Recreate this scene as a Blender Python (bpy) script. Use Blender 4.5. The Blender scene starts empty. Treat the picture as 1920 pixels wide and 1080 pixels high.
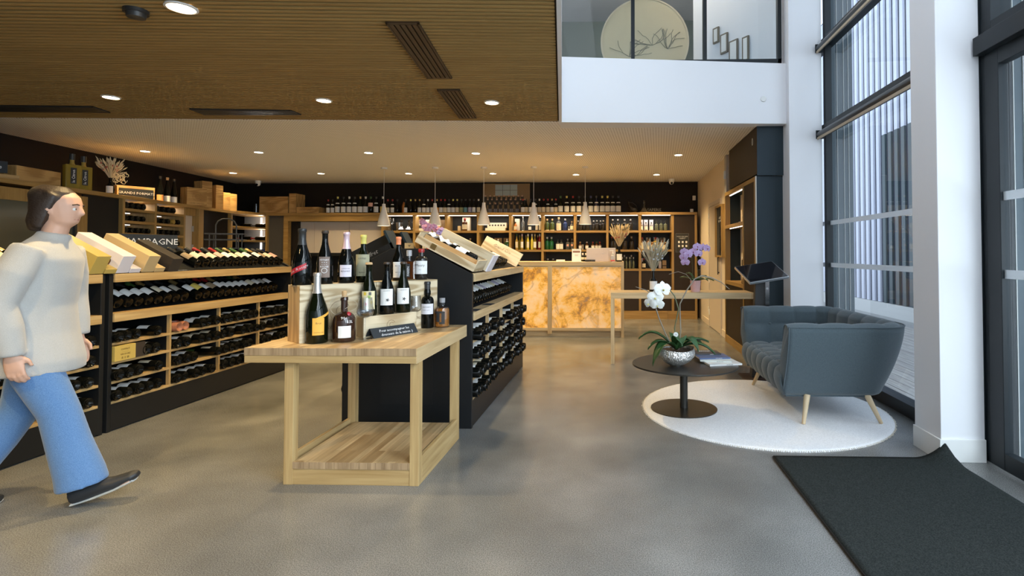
import bpy, bmesh, math, random
from mathutils import Vector, Matrix, Euler
R = math.radians
random.seed(7)
SC = bpy.context.scene
COL = SC.collection
# ---------------------------------------------------------------- camera
cd = bpy.data.cameras.new('camera'); cam = bpy.data.objects.new('camera', cd); COL.objects.link(cam)
cam.location = (0, 0, 1.25)
cam.rotation_euler = (math.pi/2 + math.atan(23/1000), 0, math.atan(30/1000))
cd.sensor_width = 36; cd.lens = 1000/1920*36
cd.shift_x = -(1125-960)/1920; cd.shift_y = -(540-452)/1920
cd.clip_start = .05; cd.clip_end = 200
SC.camera = cam
# ---------------------------------------------------------------- world (overcast sky)
W = bpy.data.worlds.new('overcast_sky'); SC.world = W; W.use_nodes = True
bg = W.node_tree.nodes['Background']; bg.inputs[0].default_value = (.78, .88, 1, 1); bg.inputs[1].default_value = 1.5
SC.view_settings.view_transform = 'Standard'; SC.view_settings.look = 'None'
SC.view_settings.gamma = 1; SC.view_settings.use_curve_mapping = False
SC.view_settings.exposure = 0.55
def light(name, typ, loc, energy, color, rot=(0,0,0), parent=None, **kw):
    l = bpy.data.lights.new(name, typ); l.energy = energy; l.color = color
    for k, v in kw.items(): setattr(l, k, v)
    o = bpy.data.objects.new(name, l); COL.objects.link(o); o.location = loc; o.rotation_euler = rot
    if parent: o.parent = parent
    return o
# daylight entering through the glazed front beside and behind the camera
light('window_daylight', 'AREA', (2.75, -1.1, 2.6), 440, (.86,.94,1), (0, R(62), 0), shape='RECTANGLE', size=4.4, size_y=4.2)
pl_ = light('window_portal', 'AREA', (2.45, 4.9, 2.6), 10, (1,1,1), (0, R(90), 0), shape='RECTANGLE', size=5.0, size_y=2.9); pl_.data.cycles.is_portal = True
# ---------------------------------------------------------------- materials
MATS = {}
def new_mat(name):
    m = bpy.data.materials.new(name); m.use_nodes = True
    return m, m.node_tree.nodes, m.node_tree.links, m.node_tree.nodes['Principled BSDF']
def pm(name, col, rough=.5, metal=0, trans=0, emit=0, ecol=None, coat=0, alpha=1, ior=1.5, bump=0, bscale=200, sheen=0, spec=.5):
    if name in MATS: return MATS[name]
    m, N, L, b = new_mat(name)
    b.inputs['Base Color'].default_value = (*col, 1); b.inputs['Roughness'].default_value = rough
    b.inputs['Metallic'].default_value = metal; b.inputs['Transmission Weight'].default_value = trans
    b.inputs['Coat Weight'].default_value = coat; b.inputs['IOR'].default_value = ior
    b.inputs['Sheen Weight'].default_value = sheen; b.inputs['Specular IOR Level'].default_value = spec
    b.inputs['Alpha'].default_value = alpha
    if emit:
        b.inputs['Emission Color'].default_value = (*(ecol or col), 1); b.inputs['Emission Strength'].default_value = emit
    if bump:
        n = N.new('ShaderNodeTexNoise'); n.inputs['Scale'].default_value = bscale; n.inputs['Detail'].default_value = 3
        tc = N.new('ShaderNodeTexCoord'); L.new(tc.outputs['Object'], n.inputs['Vector'])
        bp = N.new('ShaderNodeBump'); bp.inputs['Strength'].default_value = bump; bp.inputs['Distance'].default_value = .003
        L.new(n.outputs[0], bp.inputs['Height']); L.new(bp.outputs[0], b.inputs['Normal'])
    MATS[name] = m; return m
def ramp(N, stops):
    r = N.new('ShaderNodeValToRGB'); e = r.color_ramp.elements
    e[0].position, e[0].color = stops[0][0], (*stops[0][1], 1)
    e[1].position, e[1].color = stops[-1][0], (*stops[-1][1], 1)
    for p, c in stops[1:-1]:
        k = e.new(p); k.color = (*c, 1)
    return r
def wood(name, c1, c2, axis='x', rough=.45, scale=1.0, rings=0.0):
    key = name + axis
    if key in MATS: return MATS[key]
    m, N, L, b = new_mat(key)
    tc = N.new('ShaderNodeTexCoord'); mp = N.new('ShaderNodeMapping')
    s = {'x': (1.2, 22, 22), 'y': (22, 1.2, 22), 'z': (22, 22, 1.2)}[axis]
    mp.inputs['Scale'].default_value = tuple(v*scale for v in s)
    oi = N.new('ShaderNodeObjectInfo'); ad = N.new('ShaderNodeVectorMath'); ad.operation = 'ADD'
    ml = N.new('ShaderNodeMath'); ml.operation = 'MULTIPLY'; ml.inputs[1].default_value = 37
    L.new(oi.outputs['Random'], ml.inputs[0]); L.new(tc.outputs['Object'], mp.inputs['Vector'])
    L.new(mp.outputs[0], ad.inputs[0]); L.new(ml.outputs[0], ad.inputs[1])
    n = N.new('ShaderNodeTexNoise'); n.inputs['Scale'].default_value = 1.6; n.inputs['Detail'].default_value = 6; n.inputs['Distortion'].default_value = .6
    L.new(ad.outputs[0], n.inputs['Vector'])
    src = n.outputs[0]
    if rings:
        w = N.new('ShaderNodeTexNoise'); w.inputs['Scale'].default_value = rings; w.inputs['Detail'].default_value = 1; w.inputs['Distortion'].default_value = .4
        mp2 = N.new('ShaderNodeMapping'); mp2.inputs['Scale'].default_value = {'x': (1,5,5), 'y': (5,1,5), 'z': (5,5,1)}[axis]
        L.new(tc.outputs['Object'], mp2.inputs['Vector']); L.new(mp2.outputs[0], w.inputs['Vector'])
        mu = N.new('ShaderNodeMath'); mu.operation = 'MULTIPLY'; mu.inputs[1].default_value = 42; L.new(w.outputs[0], mu.inputs[0])
        si = N.new('ShaderNodeMath'); si.operation = 'SINE'; L.new(mu.outputs[0], si.inputs[0])
        ma = N.new('ShaderNodeMath'); ma.operation = 'MULTIPLY_ADD'; ma.inputs[1].default_value = .26; L.new(si.outputs[0], ma.inputs[0]); L.new(n.outputs[0], ma.inputs[2])
        src = ma.outputs[0]
    r = ramp(N, [(.3, c1), (.7, c2)]); L.new(src, r.inputs[0]); L.new(r.outputs[0], b.inputs['Base Color'])
    b.inputs['Roughness'].default_value = rough
    bp = N.new('ShaderNodeBump'); bp.inputs['Strength'].default_value = .15; bp.inputs['Distance'].default_value = .002
    L.new(n.outputs[0], bp.inputs['Height']); L.new(bp.outputs[0], b.inputs['Normal'])
    MATS[key] = m; return m
OAK1, OAK2 = (.37,.235,.092), (.54,.38,.175)
def oak(ax='x'): return wood('oak_', OAK1, OAK2, ax)
def pale(ax='x'): return wood('pale_oak_', (.47,.32,.16), (.66,.50,.28), ax)
def shelfoak(ax='x'): return wood('shelf_oak_', (.27,.155,.045), (.41,.26,.088), ax)
def crate(ax='x'): return wood('crate_pine_', (.40,.25,.11), (.56,.38,.19), ax, .6, 1.0, 1.1)
def crate_light(ax='x'): return wood('light_pine_', (.40,.29,.155), (.66,.55,.37), ax, .6, 1.0, 1.1)
BLACK = pm('black_laminate', (.010,.011,.012), .45, spec=.3)
BLACK2 = pm('charcoal_panel', (.014,.011,.009), .6, spec=.2)
BROWNP = pm('dark_brown_panel', (.028,.018,.012), .5, spec=.3)
GREYP = pm('dark_grey_panel', (.07,.066,.062), .5)
BLUEP = pm('dark_blue_panel', (.014,.028,.038), .5, spec=.3)
FRAME = pm('anthracite_aluminium', (.009,.013,.016), .42, spec=.35)
WHITE = pm('white_plaster', (.80,.80,.82), .75)
CREAM = pm('cream_plaster', (.74,.64,.52), .75)
BEIGE = pm('beige_lacquer', (.60,.53,.47), .6)
WPLAST = pm('white_plastic', (.78,.78,.76), .4)
STEEL = pm('brushed_steel', (.6,.6,.6), .3, 1)
MBLACK = pm('matt_black_metal', (.03,.03,.03), .4)
PAPER = pm('white_paper', (.82,.80,.77), .7)
CREAMP = pm('cream_paper', (.74,.67,.52), .7)
CHALK = pm('chalk_white', (.85,.85,.85), .8)
INK = pm('black_ink', (.03,.03,.03), .7)
SLATE = pm('chalkboard', (.022,.026,.03), .7)
LEDW = pm('led_strip', (1,.93,.85), .5, emit=2.4, ecol=(1,.93,.85))
BULB = pm('lamp_glow', (1,.85,.62), .5, emit=14, ecol=(1,.84,.6))
def glassy(name, tint=(.9,.95,.97), refl=.045, ior=1.5):
    if name in MATS: return MATS[name]
    m = bpy.data.materials.new(name); m.use_nodes = True; N = m.node_tree.nodes; L = m.node_tree.links; N.clear()
    out = N.new('ShaderNodeOutputMaterial'); mx = N.new('ShaderNodeMixShader'); t = N.new('ShaderNodeBsdfTransparent'); g = N.new('ShaderNodeBsdfGlossy')
    fr = N.new('ShaderNodeFresnel'); fr.inputs[0].default_value = ior
    t.inputs[0].default_value = (*tint, 1); g.inputs['Roughness'].default_value = .01
    ge = N.new('ShaderNodeNewGeometry'); iv = N.new('ShaderNodeMath'); iv.operation = 'SUBTRACT'; iv.inputs[0].default_value = 1; mu = N.new('ShaderNodeMath'); mu.operation = 'MULTIPLY'
    L.new(ge.outputs['Backfacing'], iv.inputs[1]); L.new(iv.outputs[0], mu.inputs[0]); L.new(fr.outputs[0], mu.inputs[1])
    L.new(mu.outputs[0], mx.inputs[0]); L.new(t.outputs[0], mx.inputs[1]); L.new(g.outputs[0], mx.inputs[2]); L.new(mx.outputs[0], out.inputs[0])
    MATS[name] = m; return m
PANE = glassy('window_glass', (.93,.97,.99))
def drink_glass():
    m = bpy.data.materials.new('wine_glass'); m.use_nodes = True; N = m.node_tree.nodes; L = m.node_tree.links; N.clear()
    out = N.new('ShaderNodeOutputMaterial'); mx = N.new('ShaderNodeMixShader'); t = N.new('ShaderNodeBsdfTransparent'); g = N.new('ShaderNodeBsdfGlossy'); lw = N.new('ShaderNodeLayerWeight')
    lw.inputs[0].default_value = .14; t.inputs[0].default_value = (.95,.96,.97,1); g.inputs['Roughness'].default_value = .02; ad = N.new('ShaderNodeMath'); ad.operation = 'ADD'; ad.inputs[1].default_value = .06; ad.use_clamp = True
    L.new(lw.outputs['Facing'], ad.inputs[0]); L.new(ad.outputs[0], mx.inputs[0]); L.new(t.outputs[0], mx.inputs[1]); L.new(g.outputs[0], mx.inputs[2]); L.new(mx.outputs[0], out.inputs[0]); return m
WGLASS = drink_glass()
def concrete():
    m, N, L, b = new_mat('polished_concrete')
    tc = N.new('ShaderNodeTexCoord')
    n1 = N.new('ShaderNodeTexNoise'); n1.inputs['Scale'].default_value = 1.3; n1.inputs['Detail'].default_value = 6; n1.inputs['Distortion'].default_value = 0
    n2 = N.new('ShaderNodeTexVoronoi'); n2.inputs['Scale'].default_value = 120
    n3 = N.new('ShaderNodeTexNoise'); n3.inputs['Scale'].default_value = 210; n3.inputs['Detail'].default_value = 3
    for n in (n1, n2, n3): L.new(tc.outputs['Object'], n.inputs['Vector'])
    r1 = ramp(N, [(.3, (.125,.126,.124)), (.5, (.178,.179,.176)), (.7, (.245,.245,.240))]); L.new(n1.outputs[0], r1.inputs[0])
    r3 = ramp(N, [(.36, (.55,.55,.54)), (.64, (1.45,1.45,1.43))]); L.new(n3.outputs[0], r3.inputs[0])
    mx = N.new('ShaderNodeMixRGB'); mx.blend_type = 'MULTIPLY'; mx.inputs[0].default_value = .8
    L.new(r1.outputs[0], mx.inputs[1]); L.new(r3.outputs[0], mx.inputs[2])
    r2 = ramp(N, [(.0, (2.3,2.2,2.1)), (.10, (1.5,1.5,1.45)), (.16, (1,1,1))]); L.new(n2.outputs['Distance'], r2.inputs[0])
    mx2 = N.new('ShaderNodeMixRGB'); mx2.blend_type = 'MULTIPLY'; mx2.inputs[0].default_value = .6
    L.new(mx.outputs[0], mx2.inputs[1]); L.new(r2.outputs[0], mx2.inputs[2]); L.new(mx2.outputs[0], b.inputs['Base Color'])
    rr = N.new('ShaderNodeMapRange'); rr.inputs[3].default_value = .19; rr.inputs[4].default_value = .27; L.new(n1.outputs[0], rr.inputs[0]); L.new(rr.outputs[0], b.inputs['Roughness'])
    return m
def perforated():
    m, N, L, b = new_mat('perforated_plaster')
    tc = N.new('ShaderNodeTexCoord'); mp = N.new('ShaderNodeMapping'); mp.inputs['Rotation'].default_value = (0,0,R(4.6)); mp.inputs['Scale'].default_value = (31,31,31)
    L.new(tc.outputs['Object'], mp.inputs[0])
    s = N.new('ShaderNodeSeparateXYZ'); L.new(mp.outputs[0], s.inputs[0])
    def tri(o):
        f = N.new('ShaderNodeMath'); f.operation = 'PINGPONG'; f.inputs[1].default_value = .5; L.new(o, f.inputs[0]); return f.outputs[0]
    a, c = tri(s.outputs[0]), tri(s.outputs[1])
    p1 = N.new('ShaderNodeMath'); p1.operation = 'MULTIPLY'; L.new(a, p1.inputs[0]); L.new(a, p1.inputs[1])
    p2 = N.new('ShaderNodeMath'); p2.operation = 'MULTIPLY_ADD'; L.new(c, p2.inputs[0]); L.new(c, p2.inputs[1]); L.new(p1.outputs[0], p2.inputs[2])
    r = ramp(N, [(.035, (.42,.36,.31)), (.06, (.90,.87,.83))]); L.new(p2.outputs[0], r.inputs[0]); L.new(r.outputs[0], b.inputs['Base Color'])
    b.inputs['Roughness'].default_value = .8
    return m
def onyx():
    m, N, L, b = new_mat('backlit_onyx')
    tc = N.new('ShaderNodeTexCoord')
    n1 = N.new('ShaderNodeTexNoise'); n1.inputs['Scale'].default_value = 3.0; n1.inputs['Detail'].default_value = 14; n1.inputs['Roughness'].default_value = .72; n1.inputs['Distortion'].default_value = .35
    L.new(tc.outputs['Object'], n1.inputs['Vector'])
    r = ramp(N, [(.32, (.26,.20,.15)), (.38, (.34,.17,.06)), (.43, (.62,.29,.05)), (.48, (.80,.42,.08)), (.53, (.83,.50,.20)), (.63, (.80,.54,.29)), (.70, (.45,.36,.28))])
    L.new(n1.outputs[0], r.inputs[0])
    n2 = N.new('ShaderNodeTexNoise'); n2.inputs['Scale'].default_value = 1.7; n2.inputs['Detail'].default_value = 10; n2.inputs['Distortion'].default_value = 1
    L.new(tc.outputs['Object'], n2.inputs['Vector'])
    r2 = ramp(N, [(.470, (1,1,1)), (.498, (.45,.33,.24)), (.520, (1,1,1))]); L.new(n2.outputs[0], r2.inputs[0])
    mx = N.new('ShaderNodeMixRGB'); mx.blend_type = 'MULTIPLY'; mx.inputs[0].default_value = .5; L.new(r.outputs[0], mx.inputs[1]); L.new(r2.outputs[0], mx.inputs[2])
    L.new(mx.outputs[0], b.inputs['Base Color']); L.new(mx.outputs[0], b.inputs['Emission Color']); b.inputs['Emission Strength'].default_value = .30
    b.inputs['Roughness'].default_value = .25
    return m
def fabric(name, c1, c2, scale=500, rough=.95, sheen=.25, spec=.3):
    if name in MATS: return MATS[name]
    m, N, L, b = new_mat(name)
    tc = N.new('ShaderNodeTexCoord'); n = N.new('ShaderNodeTexNoise'); n.inputs['Scale'].default_value = scale; n.inputs['Detail'].default_value = 2
    L.new(tc.outputs['Object'], n.inputs['Vector'])
    r = ramp(N, [(.3, c1), (.7, c2)]); L.new(n.outputs[0], r.inputs[0]); L.new(r.outputs[0], b.inputs['Base Color'])
    bp = N.new('ShaderNodeBump'); bp.inputs['Strength'].default_value = .4; bp.inputs['Distance'].default_value = .002; L.new(n.outputs[0], bp.inputs['Height']); L.new(bp.outputs[0], b.inputs['Normal'])
    b.inputs['Roughness'].default_value = rough; b.inputs['Sheen Weight'].default_value = sheen; b.inputs['Specular IOR Level'].default_value = spec
    MATS[name] = m; return m
def butcher(name):
    if name in MATS: return MATS[name]
    m, N, L, b = new_mat(name)
    tc = N.new('ShaderNodeTexCoord'); mp = N.new('ShaderNodeMapping'); mp.inputs['Rotation'].default_value = (0,0,R(90))
    br = N.new('ShaderNodeTexBrick'); br.inputs['Scale'].default_value = 1; br.inputs['Brick Width'].default_value = .42; br.inputs['Row Height'].default_value = .042
    br.inputs['Mortar Size'].default_value = .0004; br.offset = .37; br.inputs['Color1'].default_value = (.40,.26,.12,1); br.inputs['Color2'].default_value = (.72,.54,.30,1); br.inputs['Mortar'].default_value = (.35,.22,.1,1)
    L.new(tc.outputs['Object'], mp.inputs[0]); L.new(mp.outputs[0], br.inputs['Vector'])
    mp2 = N.new('ShaderNodeMapping'); mp2.inputs['Scale'].default_value = (40, 2.5, 40); L.new(tc.outputs['Object'], mp2.inputs[0])
    n = N.new('ShaderNodeTexNoise'); n.inputs['Scale'].default_value = 1; n.inputs['Detail'].default_value = 6; L.new(mp2.outputs[0], n.inputs['Vector'])
    r = ramp(N, [(.3, (.72,.7,.66)), (.7, (1.1,1.1,1.1))]); L.new(n.outputs[0], r.inputs[0])
    mx = N.new('ShaderNodeMixRGB'); mx.blend_type = 'MULTIPLY'; mx.inputs[0].default_value = .9; L.new(br.outputs[0], mx.inputs[1]); L.new(r.outputs[0], mx.inputs[2])
    L.new(mx.outputs[0], b.inputs['Base Color']); b.inputs['Roughness'].default_value = .38
    MATS[name] = m; return m

# ---------------------------------------------------------------- mesh helpers
class MB:
    def __init__(s): s.v = []; s.f = []; s.m = []
    def quadbox(s, pts, mi=0):
        n = len(s.v); s.v += [tuple(p) for p in pts]
        for q in ((0,3,2,1),(4,5,6,7),(0,1,5,4),(1,2,6,5),(2,3,7,6),(3,0,4,7)): s.f.append(tuple(n+i for i in q)); s.m.append(mi)
        return s
    def box(s, x0, x1, y0, y1, z0, z1, mi=0):
        if x0 > x1: x0, x1 = x1, x0
        if y0 > y1: y0, y1 = y1, y0
        if z0 > z1: z0, z1 = z1, z0
        return s.quadbox([(x0,y0,z0),(x1,y0,z0),(x1,y1,z0),(x0,y1,z0),(x0,y0,z1),(x1,y0,z1),(x1,y1,z1),(x0,y1,z1)], mi)
    def prism(s, poly, axis, a, b, mi=0):
        # poly: 2D points; axis: extrusion axis
        def P(p, t):
            return {'x': (t, p[0], p[1]), 'y': (p[0], t, p[1]), 'z': (p[0], p[1], t)}[axis]
        n = len(s.v); k = len(poly)
        s.v += [P(p, a) for p in poly] + [P(p, b) for p in poly]
        s.f.append(tuple(range(n, n+k))[::-1]); s.m.append(mi)
        s.f.append(tuple(range(n+k, n+2*k))); s.m.append(mi)
        for i in range(k):
            j = (i+1) % k; s.f.append((n+i, n+j, n+k+j, n+k+i)); s.m.append(mi)
        return s
    def lathe(s, prof, seg=16, mi=0, c=(0,0,0), a0=0, a1=2*math.pi):
        n = len(s.v); full = abs(a1-a0-2*math.pi) < 1e-6; cols = seg if full else seg+1
        for r, z in prof:
            for i in range(cols):
                a = a0+(a1-a0)*i/seg; s.v.append((c[0]+r*math.cos(a), c[1]+r*math.sin(a), c[2]+z))
        for j in range(len(prof)-1):
            for i in range(seg):
                i2 = (i+1) % cols if full else i+1
                s.f.append((n+j*cols+i, n+j*cols+i2, n+(j+1)*cols+i2, n+(j+1)*cols+i)); s.m.append(mi)
        return s
    def cyl(s, c, r, h, seg=20, mi=0, r2=None):
        r2 = r if r2 is None else r2
        return s.lathe([(0,0),(r,0),(r2,h),(0,h)], seg, mi, c)
    def tube(s, path, rad, seg=8, mi=0):
        path = [Vector(p) for p in path]; n0 = len(s.v); k = len(path)
        if not hasattr(rad, '__len__'): rad = [rad]*k
        up = Vector((0,0,1)); prev = None
        for i, p in enumerate(path):
            t = (path[min(i+1,k-1)]-path[max(i-1,0)]).normalized()
            if prev is None:
                a = up if abs(t.z) < .9 else Vector((1,0,0)); u = t.cross(a).normalized()
            else: u = (prev - t*prev.dot(t)).normalized()
            prev = u; w = t.cross(u)
            for j in range(seg):
                a = 2*math.pi*j/seg; s.v.append(tuple(p + (u*math.cos(a)+w*math.sin(a))*rad[i]))
        for i in range(k-1):
            for j in range(seg):
                j2 = (j+1) % seg; s.f.append((n0+i*seg+j, n0+i*seg+j2, n0+(i+1)*seg+j2, n0+(i+1)*seg+j)); s.m.append(mi)
        s.f.append(tuple(n0+j for j in range(seg))[::-1]); s.m.append(mi)
        s.f.append(tuple(n0+(k-1)*seg+j for j in range(seg))); s.m.append(mi)
        return s
    def grid(s, fn, nu, nv, mi=0, closed=False):
        n = len(s.v)
        for i in range(nu+1):
            for j in range(nv+1): s.v.append(tuple(fn(i/nu, j/nv)))
        for i in range(nu):
            for j in range(nv):
                a = n+i*(nv+1)+j; s.f.append((a, a+nv+1, a+nv+2, a+1)); s.m.append(mi)
        return s
    def mesh(s, name, mats, smooth=None):
        me = bpy.data.meshes.new(name); me.from_pydata(s.v, [], s.f)
        if not isinstance(mats, (list, tuple)): mats = [mats]
        for m in mats: me.materials.append(m)
        me.polygons.foreach_set('material_index', s.m)
        bm = bmesh.new(); bm.from_mesh(me); bmesh.ops.remove_doubles(bm, verts=bm.verts, dist=1e-6); bmesh.ops.recalc_face_normals(bm, faces=bm.faces); bm.to_mesh(me); bm.free()
        if smooth is not None:
            me.polygons.foreach_set('use_smooth', [True]*len(me.polygons)); me.set_sharp_from_angle(angle=R(smooth))
        me.update(); return me
    def build(s, name, mats, parent=None, loc=None, smooth=None, bevel=0, rot=None):
        me = s.mesh(name, mats, smooth)
        return link(name, me, parent, loc, rot, bevel)
def link(name, me, parent=None, loc=None, rot=None, bevel=0):
    o = bpy.data.objects.new(name, me); COL.objects.link(o)
    if parent: o.parent = parent
    if loc is not None: o.location = loc
    if rot is not None: o.rotation_euler = rot
    if bevel:
        b = o.modifiers.new('bevel', 'BEVEL'); b.width = bevel; b.segments = 2; b.limit_method = 'ANGLE'
    return o
def empty(name, loc=(0,0,0), rz=0, rot=None):
    o = bpy.data.objects.new(name, None); COL.objects.link(o); o.location = loc; o.rotation_euler = rot if rot is not None else (0,0,rz); o.empty_display_size = .05
    return o
def tag(o, label, cat, group=None, kind=None):
    o['label'] = label
    if cat: o['category'] = cat
    if group: o['group'] = group
    if kind: o['kind'] = kind
    return o
def thing(name, label, cat, loc=(0,0,0), rz=0, group=None, rot=None): return tag(empty(name, loc, rz, rot), label, cat, group)
def struct(o): o['kind'] = 'structure'; return o
def bx(name, x0, x1, y0, y1, z0, z1, mats, parent=None, bevel=0): return MB().box(x0,x1,y0,y1,z0,z1).build(name, mats, parent, bevel=bevel)
_tx = {}
def text_mesh(s, size, mat_, ext=.0004, align='CENTER', shear=0):
    k = (s, size, mat_.name, align, shear)
    if k in _tx: return _tx[k]
    c = bpy.data.curves.new('lettering', 'FONT'); c.body = s; c.size = size; c.extrude = ext; c.align_x = align; c.align_y = 'CENTER'; c.resolution_u = 1; c.shear = shear
    o = bpy.data.objects.new('lettering_source', c); COL.objects.link(o)
    dg = bpy.context.evaluated_depsgraph_get(); me = bpy.data.meshes.new_from_object(o.evaluated_get(dg), depsgraph=dg)
    bpy.data.objects.remove(o); bpy.data.curves.remove(c)
    me.materials.clear(); me.materials.append(mat_); me.name = 'lettering'; _tx[k] = me; return me
def text(s, size, mat_, parent, loc, rot, align='CENTER', shear=0, name='lettering'):
    return link(name, text_mesh(s, size, mat_, align=align, shear=shear), parent, loc, rot)
def wrap_text(s, size, mat_, parent, r, zc, name='lettering', ang=0):
    src = text_mesh(s, size, mat_); me = src.copy()
    for v in me.vertices:
        a = v.co.x/r + ang; rr = r + .0007 + v.co.z; v.co = (rr*math.cos(a), rr*math.sin(a), zc + v.co.y)
    return link(name, me, parent)
ORD = ['first','second','third','fourth','fifth','sixth','seventh','eighth','ninth','tenth','eleventh','twelfth','thirteenth','fourteenth','fifteenth','sixteenth','seventeenth','eighteenth','nineteenth','twentieth','twenty-first','twenty-second','twenty-third','twenty-fourth','twenty-fifth','twenty-sixth','twenty-seventh','twenty-eighth','twenty-ninth','thirtieth','thirty-first','thirty-second','thirty-third','thirty-fourth']

# ---------------------------------------------------------------- setting
CZ = 2.67
fl = MB().box(-8.2, 2.3, -3.2, 10.8, -.1, 0).build('floor', concrete()); struct(fl)
# perforated plaster ceiling at the back of the shop (front edge runs slightly oblique)
def ed(x): return 5.755 + .058*x          # oblique ceiling joint
pc = MB().prism([(-8.2, ed(-8.2)), (1.75, ed(1.75)), (1.75, 10.8), (-8.2, 10.8)], 'z', CZ, CZ+.1).build('ceiling', perforated()); struct(pc)
# slatted wood ceiling over the left front
def ex(y): return -.614 + (5.704-y)*.1017  # right edge of the slatted ceiling
wc = MB().prism([(-8.2, -3.2), (ex(-3.2), -3.2), (ex(ed(-.6)), ed(-.6)), (-8.2, ed(-8.2))], 'z', CZ+.0112, CZ+.35).build('ceiling', pm('slat_backing', (.02,.014,.008), .9)); struct(wc)
SLW = wood('slat_oak_', (.33,.205,.068), (.41,.262,.09), 'x', .8, .3)
k = 0; off = -.022
while off > -3.6:
    # each slat follows the oblique joint
    x1 = ex(ed(-.6)+off)-.012
    y = lambda x: ed(x)+off
    z0 = CZ
    MB().quadbox([(-8.15,y(-8.15)-.0255,z0),(x1,y(x1)-.0255,z0),(x1,y(x1),z0),(-8.15,y(-8.15),z0),(-8.15,y(-8.15)-.0255,CZ+.011),(x1,y(x1)-.0255,CZ+.011),(x1,y(x1),CZ+.011),(-8.15,y(-8.15),CZ+.011)]).build('slat', SLW, wc)
    off -= .0492; k += 1
# white edge of the slab beside the void, then the fascia
def zx(y): return ex(y)
struct(MB().quadbox([(zx(-3.2),-3.2,CZ-.005),(zx(-3.2)+.03,-3.2,CZ-.005),(zx(5.70)+.03,5.70,CZ-.005),(zx(5.70),5.70,CZ-.005),(zx(-3.2),-3.2,3.3),(zx(-3.2)+.03,-3.2,3.3),(zx(5.70)+.03,5.70,3.3),(zx(5.70),5.70,3.3)]).build('trim_1', WHITE))
fa = struct(MB().quadbox([(-.62,5.712,CZ-.004),(1.87,5.856,CZ-.004),(1.87,5.99,CZ-.004),(-.62,5.99,CZ-.004),(-.62,5.712,3.38),(1.87,5.856,3.33),(1.87,5.99,3.33),(-.62,5.99,3.38)]).build('wall_gallery', WHITE))
dt = tag(MB().lathe([(0,0),(.032,0),(.032,.006),(.028,.01),(0,.012)], 24).build('smoke_detector', WPLAST, loc=(1.61,5.838,2.935), smooth=30, rot=(R(90),0,0)), 'small round white disc fixed on the white gallery wall', 'detector')
# gallery glazing
gw = struct(MB().box(-.62,1.83,5.90,5.96,3.35,3.40).box(-.62,1.83,5.90,5.96,5.0,5.05).box(-.66,-.62,5.90,5.96,3.35,5.05).box(1.79,1.83,5.90,5.96,3.35,5.05).box(.17,.21,5.90,5.96,3.4,5.0).box(.97,1.01,5.90,5.96,3.4,5.0).build('window_1', FRAME))
for a, b in ((-.62,.17),(.21,.97),(1.01,1.79)): bx('pane', a, b, 5.925, 5.935, 3.4, 5.0, PANE, gw)
# upper room behind the gallery glazing
struct(bx('wall_upper_back', -2.6, 1.9, 9.0, 9.1, 3.3, 5.6, pm('grey_green_wall', (.10,.125,.11), .8)))
struct(bx('wall_upper_right', 1.84, 1.94, 5.97, 9.0, 3.3, 5.6, WHITE))
struct(bx('floor_upper', -2.6, 1.84, 5.97, 9.0, 3.2, 3.3, pm('grey_carpet', (.2,.2,.2), .9)))
uc = struct(bx('ceiling_upper', -2.6, 1.9, 5.7, 9.1, 5.2, 5.3, pm('grey_ceiling', (.5,.5,.5), .8)))
gp = struct(MB().prism([(1.05,7.2),(1.83,6.1),(1.83,6.2),(1.12,7.3)], 'z', 3.3, 5.2).build('wall_upper_partition', WHITE))
# large round disc standing in the upper room
dk = thing('round_screen', 'huge round parchment disc with dark root drawing behind gallery glass', 'screen', (.38, 7.0, 3.3))
MB().lathe([(0,0),(.56,0),(.56,.04),(0,.04)], 64).build('disc', pm('parchment', (.58,.47,.29), .7), dk, (0,0,.73), smooth=30, rot=(R(90),0,0))
rm = MB(); rnd = random.Random(3)
for root in ((-.2,-.2),(.1,-.05),(.3,-.1)):
    for b in range(9):
        a = rnd.uniform(0, 6.28); p = Vector((root[0], 0, root[1])); pts = [p.copy()]
        for s in range(6):
            a += rnd.uniform(-.5,.5); p = p + Vector((math.cos(a)*.05, 0, abs(math.sin(a))*.045))
            if p.length < .53: pts.append(p.copy())
        if len(pts) > 2: rm.tube(pts, .003, 4)
rm.build('root_drawing', pm('drawing_ink', (.22,.2,.14), .8), dk, (0,-.045,.73))
MB().lathe([(.56,-.003),(.58,-.003),(.58,.045),(.56,.045)], 64).build('rim', pm('disc_rim', (.62,.5,.33), .6), dk, (0,0,.73), smooth=30, rot=(R(90),0,0))
for i, (x, z, w, h) in enumerate(((1.30,4.05,.10,.2),(1.38,3.9,.12,.25),(1.47,3.75,.14,.28),(1.58,3.72,.1,.3))):
    fr = tag(MB().box(-w/2,w/2,-.01,.01,-h/2,h/2).build('picture_frame', pm('dark_bronze', (.16,.13,.09), .5)), ['smallest dark framed picture on slanting upstairs wall, farthest','second dark framed picture from the far end on upstairs wall','third dark framed picture from the far end on upstairs wall','dark framed picture on upstairs wall nearest the right-hand pane'][i], 'picture', 'pictures upstairs')
    t = (x-1.05)/.78; fr.location = (x-.012, 7.2-1.1*t-.012, z); fr.rotation_euler = (0,0,math.atan2(-1.1,.78))
    bx('artwork', -w/2+.02, w/2-.02, -.012, -.010, -h/2+.02, h/2-.02, PAPER, fr)
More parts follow.
